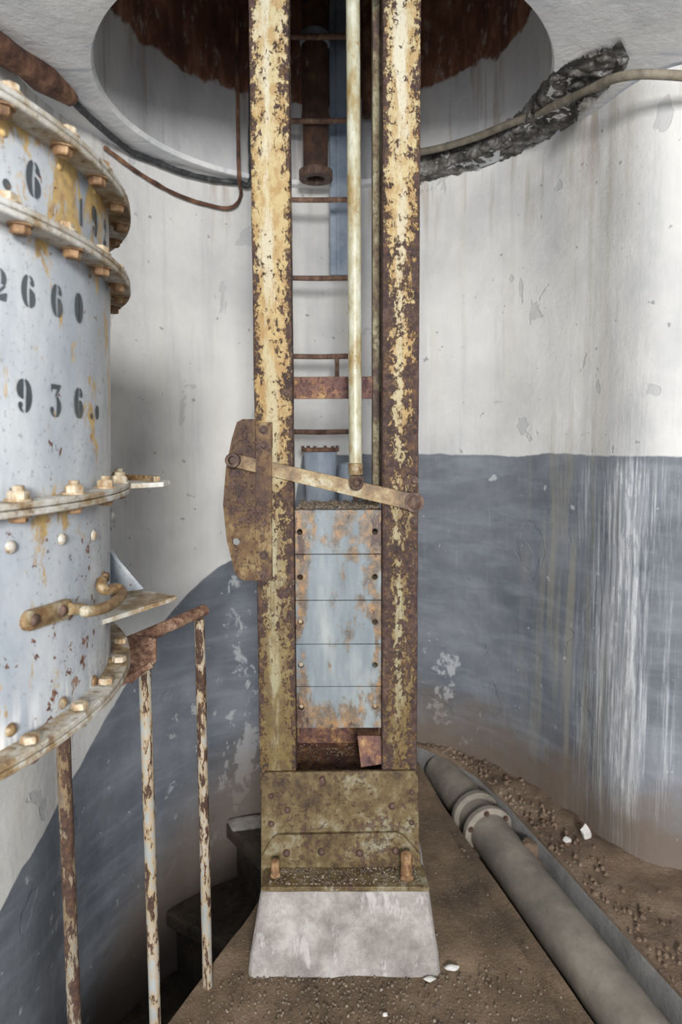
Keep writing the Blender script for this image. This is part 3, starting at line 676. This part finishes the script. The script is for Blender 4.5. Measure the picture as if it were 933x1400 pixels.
# ------------------------------------------------------------------ lever and rod
YL = 1.864
lv_ = empty('lever_arm', P(320, 629, YL), 'flat ochre lever bar slanting across the frame between two pivots', 'lever')
a, b_ = Vector(px2(322, 630, YL)), Vector(px2(566, 687, YL)); d = (b_ - a).normalized(); nn = Vector((-d.y, d.x))
hw = .0265; pts = []
L = (b_ - a).length
for k in range(9):
    t = math.pi / 2 + math.pi * k / 8; pts.append(a + (d * math.cos(t) + nn * math.sin(t)) * .019)
for k in range(9):
    t = -math.pi / 2 + math.pi * k / 8; pts.append(b_ + (d * math.cos(t) + nn * math.sin(t)) * .024)
plate2d('bar', M['lever'], [[(p.x, p.y) for p in pts]], YL, .010, lv_, .0015)
m = MB(); c = P(320, 629, YL)
n_ = 24
for rr in [0]:
    prof = [(0, .020), (.012, .020), (.014, .0205), (.030, .0205), (.031, .019), (.031, .012), (.006, .011)]
    m.cyl(c, (0, -1, 0), [(h, r) for h, r in prof], n_)
m.build('pivot_boss', M['boltdark'], lv_)
bolt(P(567, 687, YL), (0, -1, 0), .0215, .014, M['boltdark'], lv_, 'pivot_bolt', hexa=False)
rd = empty('connecting_rod', P(487, 665, 1.85), 'pale yellow round rod hanging from above and pinned to the lever', 'rod')
pb, pt = P(486.5, 645, 1.845), P(484.5, 300, 1.845)
dirn = (pt - pb).normalized()
m = MB(); m.tube([pb + dirn * t for t in [k * .1 for k in range(0, 27)]], .0185, 20, wob=.03); m.build('shaft', M['rod'], rd)
m = MB(); m.cyl(pb - dirn * .008, dirn, [(0, .0195), (.002, .0205), (.03, .0205), (.033, .0185)], 20); m.build('collar', M['handle'], rd)
m = MB(); q = P(487.5, 661, 1.845)
m.cyl(q + Vector((0, -.012, 0)), (0, 1, 0), [(0, .018), (.002, .0195), (.018, .0195)], 24)
m.box(q.x - .0195, q.x + .0195, 1.833, 1.851, q.z, q.z + .022); m.build('eye_end', M['side'], rd, bevel=.001)
bolt(q + Vector((0, -.012, 0)), (0, -1, 0), .009, .006, M['boltdark'], rd, 'pin', hexa=False, washer=False)
# ------------------------------------------------------------------ weights
ys = [696, 757, 820, 880, 938, 995]; YW = 1.895
names = ['topmost weight block of the stack, blue-grey with orange rust and gravel on top', 'second weight block from the top, blue paint with rust down its right edge',
         'middle weight block of the stack, clean pale blue centre and rusty ends', 'fourth weight block from the top, streaky pale blue face',
         'lowest weight block of the stack, brown-stained, above the open gap']
for k in range(5):
    zt_, zb_ = P(460, ys[k], YW).z - .0028, P(460, ys[k + 1], YW).z
    x0, x1 = LX1 + .0015, RX0 - .0015
    zh = (zt_ + zb_) / 2
    hx0, hx1 = P(411, 850, YW).x, P(513, 850, YW).x
    nx = 12
    loop = [(x0 + (x1 - x0) * i / nx, zb_) for i in range(nx + 1)] + [(x1, zb_ + (zt_ - zb_) * i / 4) for i in range(1, 4)] + [(x1 - (x1 - x0) * i / nx, zt_) for i in range(nx + 1)] + [(x0, zt_ - (zt_ - zb_) * i / 4) for i in range(1, 4)]
    root = empty('weight_block', (0, YW + .1, zb_), names[k], 'counterweight', 'weight blocks stacked in the frame')
    bx = bmesh.new()
    o = plate2d('slab', M['slab'], [loop, circ(hx0, zh, .0085), circ(hx1, zh, .0085)], YW, .26, root, .0028)
    o.data.transform(Matrix())
    dirty = [.8, .25, .05, 0, .95][k]
    fattr(o, 'edge', lambda c: 1.0 if abs((c.x - (x0 + x1) / 2) / (x1 - x0)) > .36 else 0.0)
    fattr(o, 'dirty', lambda c, dd=dirty, zm=zh: dd * (1.15 if c.z < zm else .6))
    if k >= 2:
        for j, hx in enumerate((hx0, hx1)):
            if k < 4 and j: continue
            bolt((hx, YW + .012, zh), (0, -1, 0), .007, .006, M['boltpale'], root, 'plug', hexa=False, washer=False)
# broken bracket in the gap
m = MB()
c = [P(489, 1006, 1.92), P(521, 1006, 1.92), P(525, 1044, 1.90), P(494, 1049, 1.90)]
v = [Vector(q) for q in c]; back = Vector((0, .12, .02))
m.faces([*v, *[q + Vector((0, .10, 0)) for q in v]], [(0, 1, 2, 3), (7, 6, 5, 4), (0, 4, 5, 1), (1, 5, 6, 2), (3, 7, 4, 0)])
o = m.build('channel_offcut', M['cross'], smooth=False, label='brown folded steel offcut sitting in the gap under the weight blocks', cat='scrap metal')
o.modifiers.new('s', 'SOLIDIFY').thickness = .004
# ------------------------------------------------------------------ drum
DC = Vector((-.96, .96)); RB, RF = .591, .624
TILT = R(1.8)
DM = Matrix.Translation((DC.x, DC.y, ZC + .0187)) @ Matrix.Rotation(TILT, 4, 'Y')
DI = DM.inverted()
dr = empty('steel_drum', None, 'large blue-grey riveted steel drum with stencilled numbers at the left edge', 'drum', mat=DM)
WMd = DM
def lray(px, py): return DI @ CAM, (DI.to_3x3() @ ray(px, py)).normalized()
def dhit(px, py, r=RB):
    o, d = lray(px, py); a = d.x ** 2 + d.y ** 2; b = 2 * (o.x * d.x + o.y * d.y); c = o.x ** 2 + o.y ** 2 - r * r
    t = (-b - math.sqrt(max(b * b - 4 * a * c, 0))) / (2 * a); return o + d * t
def dplane(px, py, z):
    o, d = lray(px, py); return o + d * ((z - o.z) / d.z)
ZF = {'top': .376, 'second': .256, 'mid': -.082, 'low': -.385}
def ringmesh(r0, r1, z0, z1, seg=160, bev=.0015):
    return MB().loft([[(r * math.cos(2 * math.pi * k / seg), r * math.sin(2 * math.pi * k / seg), z) for k in range(seg)] for r, z in
        [(r0, z0), (r1 - bev, z0), (r1, z0 + bev), (r1, z1 - bev), (r1 - bev, z1), (r0, z1)]], cap=False)
def barrel(z0, z1, r, nz=14, seg=200):
    return MB().loft([[((r + .0009 * mnoise.noise(Vector((6 * math.cos(2 * math.pi * k / seg), 6 * math.sin(2 * math.pi * k / seg), z * 9)))) * math.cos(2 * math.pi * k / seg), (r + .0009 * mnoise.noise(Vector((6 * math.cos(2 * math.pi * k / seg), 6 * math.sin(2 * math.pi * k / seg), z * 9)))) * math.sin(2 * math.pi * k / seg), z)
        for k in range(seg)] for z in [z0 + (z1 - z0) * j / nz for j in range(nz + 1)]], cap=True)
b1 = barrel(ZF['second'], ZF['top'] + .004, RB - .002, 6).build('top_barrel', M['drum'], dr, local=True, label='yellow-stained upper ring')
b2 = barrel(ZF['mid'], ZF['second'], RB).build('middle_barrel', M['drum'], dr, local=True)
b3 = barrel(ZF['low'], ZF['mid'], RB - .001).build('lower_barrel', M['drum'], dr, local=True)
FL = {}
for key, tt in (('top', 2), ('second', 2), ('mid', 2), ('low', 2)):
    z = ZF[key]; th = .008
    for j in range(2):
        zo = z + (th + .0012) * j - th
        rr = RF - (.001 if j else 0)
        FL[key, j] = ringmesh(RB - .03, rr, zo, zo + th).build('flange', M['flange'], dr, local=True)
def polar(p): return math.atan2(p.y, p.x)
def ringbolts(pix, z, up, r, h, mat, par, stud_=0, rad=RB + .0165, hexa=True):
    for px, py in pix:
        p = dplane(px, py, z); a = polar(p)
        bolt((rad * math.cos(a), rad * math.sin(a), z), (0, 0, 1 if up else -1), r, h, mat, par, stud=stud_, local=True, hexa=hexa)
        last = a
    return last
ringbolts([(14, 143), (100, 200), (147, 243)], ZF['top'] - .008, False, .0115, .010, M['boltrust'], FL['top', 0])
ringbolts([(20, 308), (100, 341), (147, 366)], ZF['second'] - .008, False, .0115, .010, M['boltrust'], FL['second', 0])
def extra(angles, z, up, mat, par, **k):
    for a in angles:
        bolt(((RB + .0165) * math.cos(a), (RB + .0165) * math.sin(a), z), (0, 0, 1 if up else -1), .0115, .010, mat, par, local=True, **k)
aT = [polar(dplane(14, 143, ZF['top'] - .008)), polar(dplane(100, 200, ZF['top'] - .008))]
dA = aT[1] - aT[0]
extra([aT[1] + dA * k for k in (2, 3, 4)], ZF['top'] - .008, False, M['boltrust'], FL['top', 0])
extra([aT[0] + dA * (k + .12) for k in (0, 1, 2, 3)], ZF['top'] + .0095, True, M['boltpale'], FL['top', 1])
extra([aT[1] + dA * k + .02 for k in (2, 3, 4)], ZF['second'] - .008, False, M['boltrust'], FL['second', 0])
extra([aT[0] + dA * (k + .05) for k in (0, 1, 2, 3, 4)], ZF['second'] + .0095, True, M['boltpale'], FL['second', 1])
zM = ZF['mid'] + .0095
a0 = polar(dhit(25, 672, RB + .016)); a1 = polar(dhit(101, 668, RB + .016)); a2 = polar(dhit(147, 664, RB + .016))
for a in (a0, a1, a1 + (a1 - a0), a1 + 2 * (a1 - a0), a1 + 3 * (a1 - a0)):
    q = ((RB + .016) * math.cos(a), (RB + .016) * math.sin(a), zM)
    bolt(q, (0, 0, 1), .0125, .0105, M['boltpale'], FL['mid', 1], 'nut', stud=.006, local=True)
    bolt((q[0], q[1], ZF['mid'] - .008), (0, 0, -1), .011, .007, M['boltrust'], FL['mid', 0], local=True)
zL = ZF['low'] + .0095
for px, py in [(28, 1013), (103, 969), (148, 935), (163, 905), (162, 880)]:
    a = polar(dplane(px, py, zL))
    bolt(((RB + .0175) * math.cos(a), (RB + .0175) * math.sin(a), zL), (0, 0, 1), .0115, .0085, M['boltpale'], FL['low', 1], 'nut', washer=False, local=True, hexa=True)
    bolt(((RB + .0165) * math.cos(a), (RB + .0165) * math.sin(a), ZF['low'] - .008), (0, 0, -1), .0105, .006, M['boltdark'], FL['low', 0], local=True)
for px, py in [(14, 998), (85, 961), (128, 931), (149, 906)]:
    p = dhit(px, py); bolt(p, (p.x, p.y, 0), .0085, .007, M['handle'], dr, 'rivet', hexa=False, washer=False, local=True)
for px, py in [(14, 748), (84, 737), (127, 732), (152, 705)]:
    p = dhit(px, py); bolt(p, (p.x, p.y, 0), .0085, .006, M['flange'], dr, 'rivet', hexa=False, washer=False, local=True)
for px, py in [(81, 228), (128, 262), (4, 182)]:
    p = dhit(px, py, RB - .002); bolt(p, (p.x, p.y, 0), .0045, .003, M['drum'], dr, 'rivet', hexa=False, washer=False, local=True)
# stencilled characters: shapes as closed outlines in a unit box (x -.32..+.32, y -.5..+.5)
def arc(cx, cy, rx, ry, a0, a1, n=14): return [(cx + rx * math.cos(R(a0 + (a1 - a0) * k / n)), cy + ry * math.sin(R(a0 + (a1 - a0) * k / n))) for k in range(n + 1)]
def cres(cx, cy, rx, ry, ix, a0, a1, iy=None):   # fat crescent between outer ellipse and narrower inner ellipse
    return arc(cx, cy, rx, ry, a0, a1) + arc(cx, cy, ix, iy or ry * .93, a1, a0)
def C0(): return [cres(0, 0, .30, .5, .09, 98, 262), cres(0, 0, .30, .5, .09, -82, 82)]
def C6(): return [cres(-.02, 0, .30, .5, .07, 100, 262), cres(.03, -.2, .27, .3, .04, -84, 84), cres(.02, .27, .22, .22, .10, 12, 82), arc(.16, .26, .09, .09, 0, 340)]
def C9(): return [[(-x, -y) for x, y in lp] for lp in C6()]
def C3(): return [[(-.22, .5), (.26, .5), (.26, .42), (.05, .14), (-.03, .14), (.10, .36), (-.16, .36), (-.22, .22)],
                  cres(-.02, -.17, .30, .33, .10, -84, 70), cres(-.02, -.17, .28, .33, .16, 205, 262), arc(-.19, -.27, .09, .09, 0, 340)]
def C2(): return [cres(0, .2, .28, .3, .08, -40, 84), cres(-.02, .2, .26, .3, .14, 98, 165), arc(-.16, .2, .09, .09, 0, 340), [(.20, .02), (.04, -.12), (-.24, -.38), (-.24, -.5), (.26, -.5), (.30, -.24), (.24, -.24), (.18, -.36), (-.10, -.36), (.24, -.04)]]
def C1(): return [[(-.09, -.5), (.09, -.5), (.09, .5), (.0, .5), (-.09, .42)]]
def Cdot(): return [arc(0, 0, .5, .5, 0, 345)]
def stencil(name, loops, px, py, hpx, r, wf=1.0, lean=0):
    p = dhit(px, py, r); t = dhit(px, py - hpx / 2, r); bt = dhit(px, py + hpx / 2, r)
    H = abs(t.z - bt.z); a = polar(p); zc = p.z
    b = bmesh.new()
    for lp in loops:
        vs = []
        for x, y in lp:
            aa = a + x * H * wf / r
            # widths run along the barrel as seen from the front
            vs.append(b.verts.new(((r + .0012) * math.cos(aa), (r + .0012) * math.sin(aa), zc + y * H)))
        f = b.faces.new(vs)
    bmesh.ops.triangulate(b, faces=b.faces[:])
    es = [e for e in b.edges if e.calc_length() > .012]; bmesh.ops.subdivide_edges(b, edges=es, cuts=2); bmesh.ops.triangulate(b, faces=b.faces[:])
    for v in b.verts:
        l = math.hypot(v.co.x, v.co.y); v.co.x *= (r + .0012) / l; v.co.y *= (r + .0012) / l
    m = MB(); m.b.free(); m.b = b
    return m.build(name, M['digit'], dr, local=True)
stencil('stencilled_two', C2(), -2, 388, 44, RB)
stencil('stencilled_six', C6(), 38, 398, 45, RB); stencil('stencilled_six', C6(), 77, 411, 45, RB); stencil('stencilled_zero', C0(), 107, 421, 42, RB)
stencil('stencilled_nine', C9(), 32, 541, 47, RB); stencil('stencilled_three', C3(), 75, 548, 45, RB); stencil('stencilled_six', C6(), 107, 551, 43, RB)
stencil('stencilled_dot', Cdot(), 124.5, 569, 9, RB); stencil('stencilled_zero', C0(), 132, 564, 20, RB, 1.3)
stencil('stencilled_six', C6(), 45, 245, 50, RB - .002); stencil('stencilled_dot', Cdot(), 8, 252, 15, RB - .002)
stencil('stencilled_one', C1(), 110, 290, 38, RB - .002); stencil('stencilled_nine', C9(), 129, 303, 42, RB - .002, .9); stencil('stencilled_two', C2(), 143, 318, 36, RB - .002, .9)
# handle
hd = MB()
pa, pb_ = dhit(38, 848), dhit(88, 832)
A = [pa, pb_]
def rad(p, k): q = Vector((p.x, p.y, 0)).normalized(); return p + q * k
u = (pb_ - pa).normalized(); nrm = Vector((pa.x + pb_.x, pa.y + pb_.y, 0)).normalized(); w_ = nrm.cross(u).normalized()
ring0 = []
for k in range(8): t = math.pi / 2 + math.pi * k / 7; ring0.append(pa + (u * math.cos(t) + w_ * math.sin(t)) * .0135)
for k in range(8): t = -math.pi / 2 + math.pi * k / 7; ring0.append(pb_ + (u * math.cos(t) + w_ * math.sin(t)) * .0135)
hd.loft([[q - nrm * .008 for q in ring0], [q + nrm * .005 for q in ring0], [pa + pb_ - (pa + pb_) + (q + nrm * .007 - ((q - (pa + pb_) / 2) * .06)) for q in ring0]])
hb = hd.build('handle_pad', M['handle'], dr, local=True)
for q in (pa + u * .004, pb_ - u * .014): bolt(q + nrm * .006, nrm, .0085, .006, M['boltdark'], hb, 'rivet', hexa=False, washer=False, local=True)
hp = [rad(dhit(86, 832), .010), rad(dhit(97, 832), .018), dhit(118, 836, RB + .028), dhit(140, 832, RB + .036), dhit(158, 822, RB + .040), dhit(167, 811, RB + .036), dhit(160, 804, RB + .026), dhit(146, 807, RB + .016), dhit(139, 803, RB + .010), dhit(139, 794, RB + .006)]
m = MB(); m.tube(hp, .0082, 14, smooth=5, wob=.06); m.build('handle', M['handle'], dr, local=True)
p = dhit(141, 789); bolt(p, (p.x, p.y, 0), .008, .008, M['handle'], dr, 'rivet', local=True)
# lug plate at the middle flange, and the web bracket
def wl(x, y, z): return DI @ Vector((x, y, z))
def dprism(pts, z0, z1):
    return MB().loft([[wl(x, y, z0) for x, y in pts], [wl(x, y, z1) for x, y in pts]])
dprism([(-.50, 1.15), (-.385, 1.10), (-.315, 1.165), (-.312, 1.20), (-.345, 1.25), (-.48, 1.32)], 1.416, 1.4245).build('lug_plate', M['flange'], dr, local=True, bevel=.001)
dprism([(-.40, 1.25), (-.345, 1.22), (-.325, 1.18), (-.335, 1.175), (-.352, 1.205), (-.41, 1.235)], 1.4245, 1.434).build('lug_rib', M['handle'], dr, local=True)
dprism([(-.46, 1.0), (-.385, 1.035), (-.318, 1.17), (-.305, 1.20), (-.36, 1.235), (-.52, 1.32)], 1.203, 1.211).build('bracket_plate', M['flange'], dr, local=True, bevel=.001)
m = MB(); q = [wl(-.43, 1.22, 1.32), wl(-.37, 1.215, 1.211), wl(-.46, 1.24, 1.211), wl(-.48, 1.24, 1.32)]
q2 = [v_ + Vector((0, .006, 0)) for v_ in q]
web = [P(150, 752, 1.21), P(157, 765, 1.21), P(192, 806, 1.21), P(150, 812, 1.21), P(120, 812, 1.25), P(120, 752, 1.25)]
m.loft([[DI @ Vector(v_) for v_ in web], [DI @ (Vector(v_) + Vector((.004, .007, 0))) for v_ in web]])
m.build('bracket_web', M['drum'], dr, local=True)
# central pedestal carrying the drum
m = MB(); m.cyl((0, 0, ZF['low'] - .001), (0, 0, -1), [(0, .12), (.02, .12), (.03, .08), (1.06, .08), (1.07, .16), (1.13, .16)], 32); m.build('pedestal', M['drum'], dr, local=True)
# ------------------------------------------------------------------ railing
rl = empty('railing', (-.45, 1.44, 0), 'rusty white tube railing at the platform edge beside the drum', 'railing')
zr = 1.05
pR = PZ(276, 836, zr); pM = PZ(192, 872, zr); dirr = (pM - pR).normalized()
pE = pR + dirr * .62
m = MB(); m.tube([pR - dirr * .012, pR, pR + dirr * .1, pM, pM + dirr * .15, pE], .0155, 16, wob=.15); m.build('handrail', M['railrust'], rl)
def bal(px0, py0, px1, py1, Yt, mat, r, zb):
    t = P(px0, py0, Yt); bz = zb; 
    m = MB(); n_ = 20
    m.tube([(t.x, t.y, t.z + (bz - t.z) * k / n_) for k in range(n_ + 1)], r, 14, wob=.08); return m.build('baluster', mat, rl)
bal(273, 846, 0, 0, pR.y - .0, M['rail'], .0135, -.02)
bal(197, 880, 0, 0, pM.y, M['rail'], .0135, -.02)
bal(86, 1000, 0, 0, 1.19, M['raildark'], .013, -.02)
# brace behind the flange
m = MB(); br = [P(178, 868, 1.43), P(213, 874, 1.43), P(213, 905, 1.43), P(180, 935, 1.43), P(170, 930, 1.43), P(172, 890, 1.43)]
m.loft([[Vector(q) for q in br], [Vector(q) + Vector((0, .010, 0)) for q in br]]); m.build('corner_gusset', M['railrust'], rl, bevel=.001)
m = MB(); m.tube([P(165, 934, 1.42), P(208, 908, 1.43)], .008, 8, wob=.2); m.build('brace', M['railrust'], rl)
# ------------------------------------------------------------------ trench pipe
tp = empty('trench_pipe', (.6, 2.3, -.25), 'thick dusty grey pipe lying in the trench on the right', 'pipe')
zp = -.09
a = PZ(600, 1068, zp); b_ = PZ(655, 1120, zp); c = PZ(760, 1258, zp); d_ = PZ(862, 1395, zp)
dv = (d_ - b_).normalized(); st_ = b_ - dv * .9
m = MB(); m.tube([b_ - dv * .42, b_ - dv * .2, b_, b_ + dv * .3, b_ + dv * .6, d_ + Vector((0, 0, -.002)), Vector((.875, 1.2, -.09)), Vector((.925, .6, -.09)), Vector((.93, -.8, -.09))], .082, 32, smooth=5, wob=.02); m.build('pipe', M['tpipe'], tp)
for off in (-.045, .075):
    q = b_ + dv * off
    m = MB(); m.cyl(q, dv, [(0, .098), (.003, .104), (.026, .104), (.03, .098)], 32); o = m.build('flange', M['tpipe'], tp)
for off, s_ in ((-.045, -1), (.105, 1)):
    for k in range(6):
        t = R(60 * k + 20); up_ = Vector((0, 0, 1)); sd = dv.cross(up_).normalized(); v2 = sd.cross(dv)
        bolt(b_ + dv * off + (sd * math.cos(t) + v2 * math.sin(t)) * .088, dv * s_, .0095, .010, M['boltdark'], tp)
# ------------------------------------------------------------------ far end: ladder, pipes
YB = 2.95
ld = empty('ladder', P(440, 690, YB), 'rusty rung ladder against the far wall seen through the frame', 'ladder')
zl = [P(440, py, YB).z for py in (50, 165, 273, 380, 487, 590)]
zl.insert(0, zl[0] + (zl[0] - zl[1]))
xl, xr = P(388, 400, YB).x, P(486, 400, YB).x
for z in zl:
    m = MB(); m.tube([(xl, YB, z), ((xl + xr) / 2, YB - .003, z - .003), (xr, YB, z)], .0115, 10, wob=.15); m.build('rung', M['rung'], ld)
for x in (xl, xr):
    m = MB(); m.tube([(x, YB, 1.0), (x, YB, 3.9)], .0125, 10); m.build('stile', M['rung'], ld)
m = MB(); q = P(461, 487, YB); m.tube([q, q - Vector((0, 0, .11))], .010, 8); m.build('bracket', M['rung'], ld)
# brown shaft pipe
sp = empty('shaft_pipe', P(430, 235, 3.03), 'rust brown pipe hanging down the shaft and ending in a dark flange', 'pipe')
q = P(432, 236, 3.03); 
m = MB(); m.cyl((q.x, q.y, q.z), (0, 0, 1), [(0, .055), (.2, .055), (.22, .062), (.24, .062), (.26, .058), (1.5, .058)], 28); m.build('pipe', M['brownpipe'], sp)
m = MB(); m.loft([[(q.x + r * math.cos(t * math.pi / 16), q.y + r * math.sin(t * math.pi / 16), z) for t in range(32)] for r, z in [(.04, q.z + .04), (.04, q.z - .03), (.075, q.z - .03), (.075, q.z + .005), (.056, q.z + .008)]], cap=False); m.build('flange', M['boltdark'], sp)
z = P(430, 66, 3.03).z
m = MB(); m.cyl((q.x, q.y, z), (0, 0, 1), [(0, .05), (.015, .066), (.05, .066), (.06, .058)], 28); m.build('collar', M['bluepipe'], sp, label='pale collar')
m = MB(); q0, q1 = P(452, 378, 3.16), P(476, 0, 3.16)
m.box(q0.x, q1.x + .012, 3.13, 3.175, q0.z, 3.9); m.box(q0.x + .03, q0.x + .045, 3.122, 3.135, q0.z, 3.9)
m.build('cable_duct', M['bluestrip'], bevel=.004, label='blue-grey vertical cable duct on the far wall beside the brown pipe', cat='duct')
q = P(502, 160, 3.08)
m = MB(); m.tube([(q.x, q.y, q.z), (q.x, q.y, 4.0)], .024, 14); m.build('drop_pipe', M['rustpipe'], label='thin dark brown pipe just right of the pale rod in the shaft', cat='pipe')
# blue-grey lower pipe
bp = empty('standing_pipe', (P(438, 690, 3.02).x, 3.02, .0), 'blue-grey standing pipe with rusty top flange behind the lever', 'pipe')
q = P(438, 614, 3.02)
m = MB(); m.cyl((q.x, q.y, q.z), (0, 0, -1), [(0, .076), (.12, .072), (.2, .066), (.5, .066), (1.6, .066)], 32); m.build('pipe', M['bluepipe'], bp)
m = MB(); m.cyl((q.x, q.y, q.z - .012), (0, 0, 1), [(0, .082), (.002, .087), (.016, .087), (.018, .082)], 32); m.build('flange', M['rustpipe'], bp)
for k in range(6):
    t = R(60 * k + 15); bolt((q.x + .088 * math.cos(t) * .92, q.y + .088 * math.sin(t) * .92, q.z + .006), (0, 0, 1), .008, .008, M['boltdark'], bp)
q = P(474, 632, 3.06)
m = MB(); m.cyl((q.x, q.y, q.z), (0, 0, -1), [(0, .02), (.01, .036), (.05, .042), (1.5, .042)], 24)
m.build('small_standing_pipe', M['bluepipe'], label='smaller blue-grey pipe right of the flanged standing pipe', cat='pipe')
# cables
def cable(name, mat, pts, r, label, cat='cable', **k):
    m = MB(); m.tube(pts, r, 12, smooth=8, **k); return m.build(name, mat, label=label, cat=cat)
def wp(px, py, off=.02):
    h = wall_hit(px, py); dd = Vector((h.x - WC.x, h.y - WC.y, 0)).normalized(); h.z = min(h.z, ZT - .014); return h - dd * off
cable('black_cable', M['black'], [P(92, 131, 2.36), P(128, 165, 2.52), wp(170, 195, .035), wp(210, 222, .03), wp(250, 240, .03), wp(290, 249, .03), wp(322, 246, .035), wp(338, 228, .05), P(343, 190, 3.05), P(344, 120, 3.0), P(344, 20, 3.0), P(344, -120, 3.0)], .0125,
      'thick black cable sagging along the left wall top below the shaft rim', wob=.25)
cable('thin_conduit', M['rustpipe'], [wp(138, 203), wp(170, 227), wp(205, 250), wp(240, 268), wp(275, 280), wp(305, 287, .025), wp(320, 283, .03), wp(327, 268, .035), P(327, 240, 3.02), P(325, 130, 2.95), P(323, 0, 2.93), P(322, -120, 2.93)], .0085,
      'thin brown conduit curving below the black cable and up into the shaft', 'conduit', wob=.35)
m = MB(); 
pts = [P(-30, 45, 1.98), P(0, 68, 2.05), P(30, 88, 2.13), P(60, 106, 2.22), P(98, 135, 2.36)]
m.tube(pts, [.045, .042, .040, .046, .024], 14, wob=.35); m.build('rusted_pipe', M['rustpipe'], label='crusted brown rusty pipe at the upper left wall top', cat='pipe')
cable('grey_cable', M['greycable'], [P(560, 210, 3.0), P(600, 203, 2.93), P(650, 188, 2.80), P(690, 172, 2.66), P(720, 161, 2.58), P(760, 144, 2.42), P(800, 126, 2.27), P(835, 109, 2.15), P(870, 102, 2.08), P(905, 102, 2.06), P(960, 106, 2.04), P(1100, 118, 2.02)], .0145,
      'grey brown cable running along the rubble at the right wall top')
# ------------------------------------------------------------------ gravel and chips
random.seed(11)
def gravel(name, n, fn, rs, label, mat=None):
    m = MB()
    for _ in range(n):
        x, y, z = fn(); r = random.uniform(*rs) * random.choice((1, 1, .7))
        t = random.random() * 6; k = 5
        base = [(x + r * math.cos(t + 2 * math.pi * i / k) * random.uniform(.7, 1.2), y + r * math.sin(t + 2 * math.pi * i / k) * random.uniform(.7, 1.2), z + r * .1) for i in range(k)]
        top = [(x + (px_ - x) * .55, y + (py_ - y) * .55, z + r * random.uniform(.7, 1.1)) for px_, py_, _z in base]
        low = [(px_, py_, z - r * .3) for px_, py_, _z in base]
        m.loft([low, base, top])
    return m.build(name, mat or M['gravel'], smooth=False, label=label, cat='gravel', kind='stuff')
def on_floor():
    while True:
        x = random.gauss(.0, .30); y = random.uniform(1.35, 1.73) if random.random() < .75 else random.uniform(1.7, 2.5)
        if -.40 + (y - 1.6) * .38 < x < .60 - (y - 1.6) * .2 and not (-.27 < x < .27 and 1.72 < y < 2.2): return x, y, .002
gravel('floor_gravel', 1500, on_floor, (.0018, .005), 'fine gravel scattered on the platform around the plinth foot')
gravel('plinth_gravel', 600, lambda: (random.uniform(-.21, .22), random.uniform(1.775, 1.848), .236), (.0015, .004), 'fine gravel lying on the base flange above the plinth')
gravel('weight_gravel', 500, lambda: (random.uniform(-.13, .112), random.uniform(1.90, 2.12), P(460, 696, YW).z + .001), (.002, .006), 'brown and pale grit on top of the topmost weight block')
gravel('gap_gravel', 700, lambda: (random.uniform(-.19, .18), random.uniform(1.885, 2.18), .455), (.0015, .004), 'grit on the shelf in the gap under the weight blocks')
def on_ledge():
    while True:
        i = random.randrange(1, 8); (x, y) = edgeI[i]; (x2, y2) = edgeI[i + 1]; t = random.random()
        return x + (x2 - x) * t + abs(random.gauss(.03, .08)), y + (y2 - y) * t + .02, .004
gravel('ledge_rubble', 420, on_ledge, (.002, .011), 'loose crumbs of mortar along the right ledge', M['ledge'])
lab = ['white plaster chip on the platform right of the plinth foot', 'small white chip touching the right front corner of the plinth',
       'white plaster lump on the ledge beside the pipe flange', 'long pale plaster shard leaning on the ledge by the wall foot', 'tiny white chip in front of the plinth']
for (px, py, z, r, sq), l in zip([(617, 1324, .006, .017, (1.5, .7, .4)), (588, 1339, .004, .014, (1.4, .8, .3)), (776, 1149, .012, .016, (1, 1, .9)), (802, 1140, .02, .036, (.6, .35, 1.0)), (527, 1388, .004, .007, (1, 1, .8))], lab):
    h = PZ(px, py, z); m = MB(); rock(m, (h.x, h.y, z + .002), r, sq, 2); m.build('plaster_chip', M['chip'], label=l, cat='debris', group='plaster chips')
h = PZ(722, 1160, -.05); m = MB(); rock(m, (h.x, h.y, -.05), .04, (1, 1, 1.2), 2); rock(m, (h.x + .02, h.y - .03, -.10), .035, (1, 1, 1), 2)
m.build('masonry_lump', M['ledge'], label='brown broken masonry lump wedged between trench side and pipe', cat='debris')
# ------------------------------------------------------------------ light
w = bpy.data.worlds.new('world'); S.world = w; w.use_nodes = True
bg = w.node_tree.nodes['Background']; bg.inputs[0].default_value = (.80, .90, 1, 1); bg.inputs[1].default_value = .34
def area(name, loc, target, size, power, col, sy=None):
    l = bpy.data.lights.new(name, 'AREA'); l.energy = power; l.color = col; l.size = size
    if sy: l.shape = 'RECTANGLE'; l.size_y = sy
    o = bpy.data.objects.new(name, l); COL.objects.link(o); o.location = loc
    o.rotation_euler = (Vector(target) - Vector(loc)).to_track_quat('-Z', 'Y').to_euler(); return o
area('key_light', (.45, -3.4, 2.2), (0, 2.4, 1.5), .8, 300, (1, .985, .955))  # unseen key light set behind the camera to lift the far walls
area('fill_light', (-.3, -3.2, 1.4), (-.2, 2.6, 1.4), 1.6, 80, (.93, .96, 1))  # unseen soft fill light added behind the camera
vs_ = S.view_settings; vs_.view_transform = 'Standard'; vs_.look = 'None'; vs_.gamma = 1; vs_.exposure = 0; vs_.use_curve_mapping = False
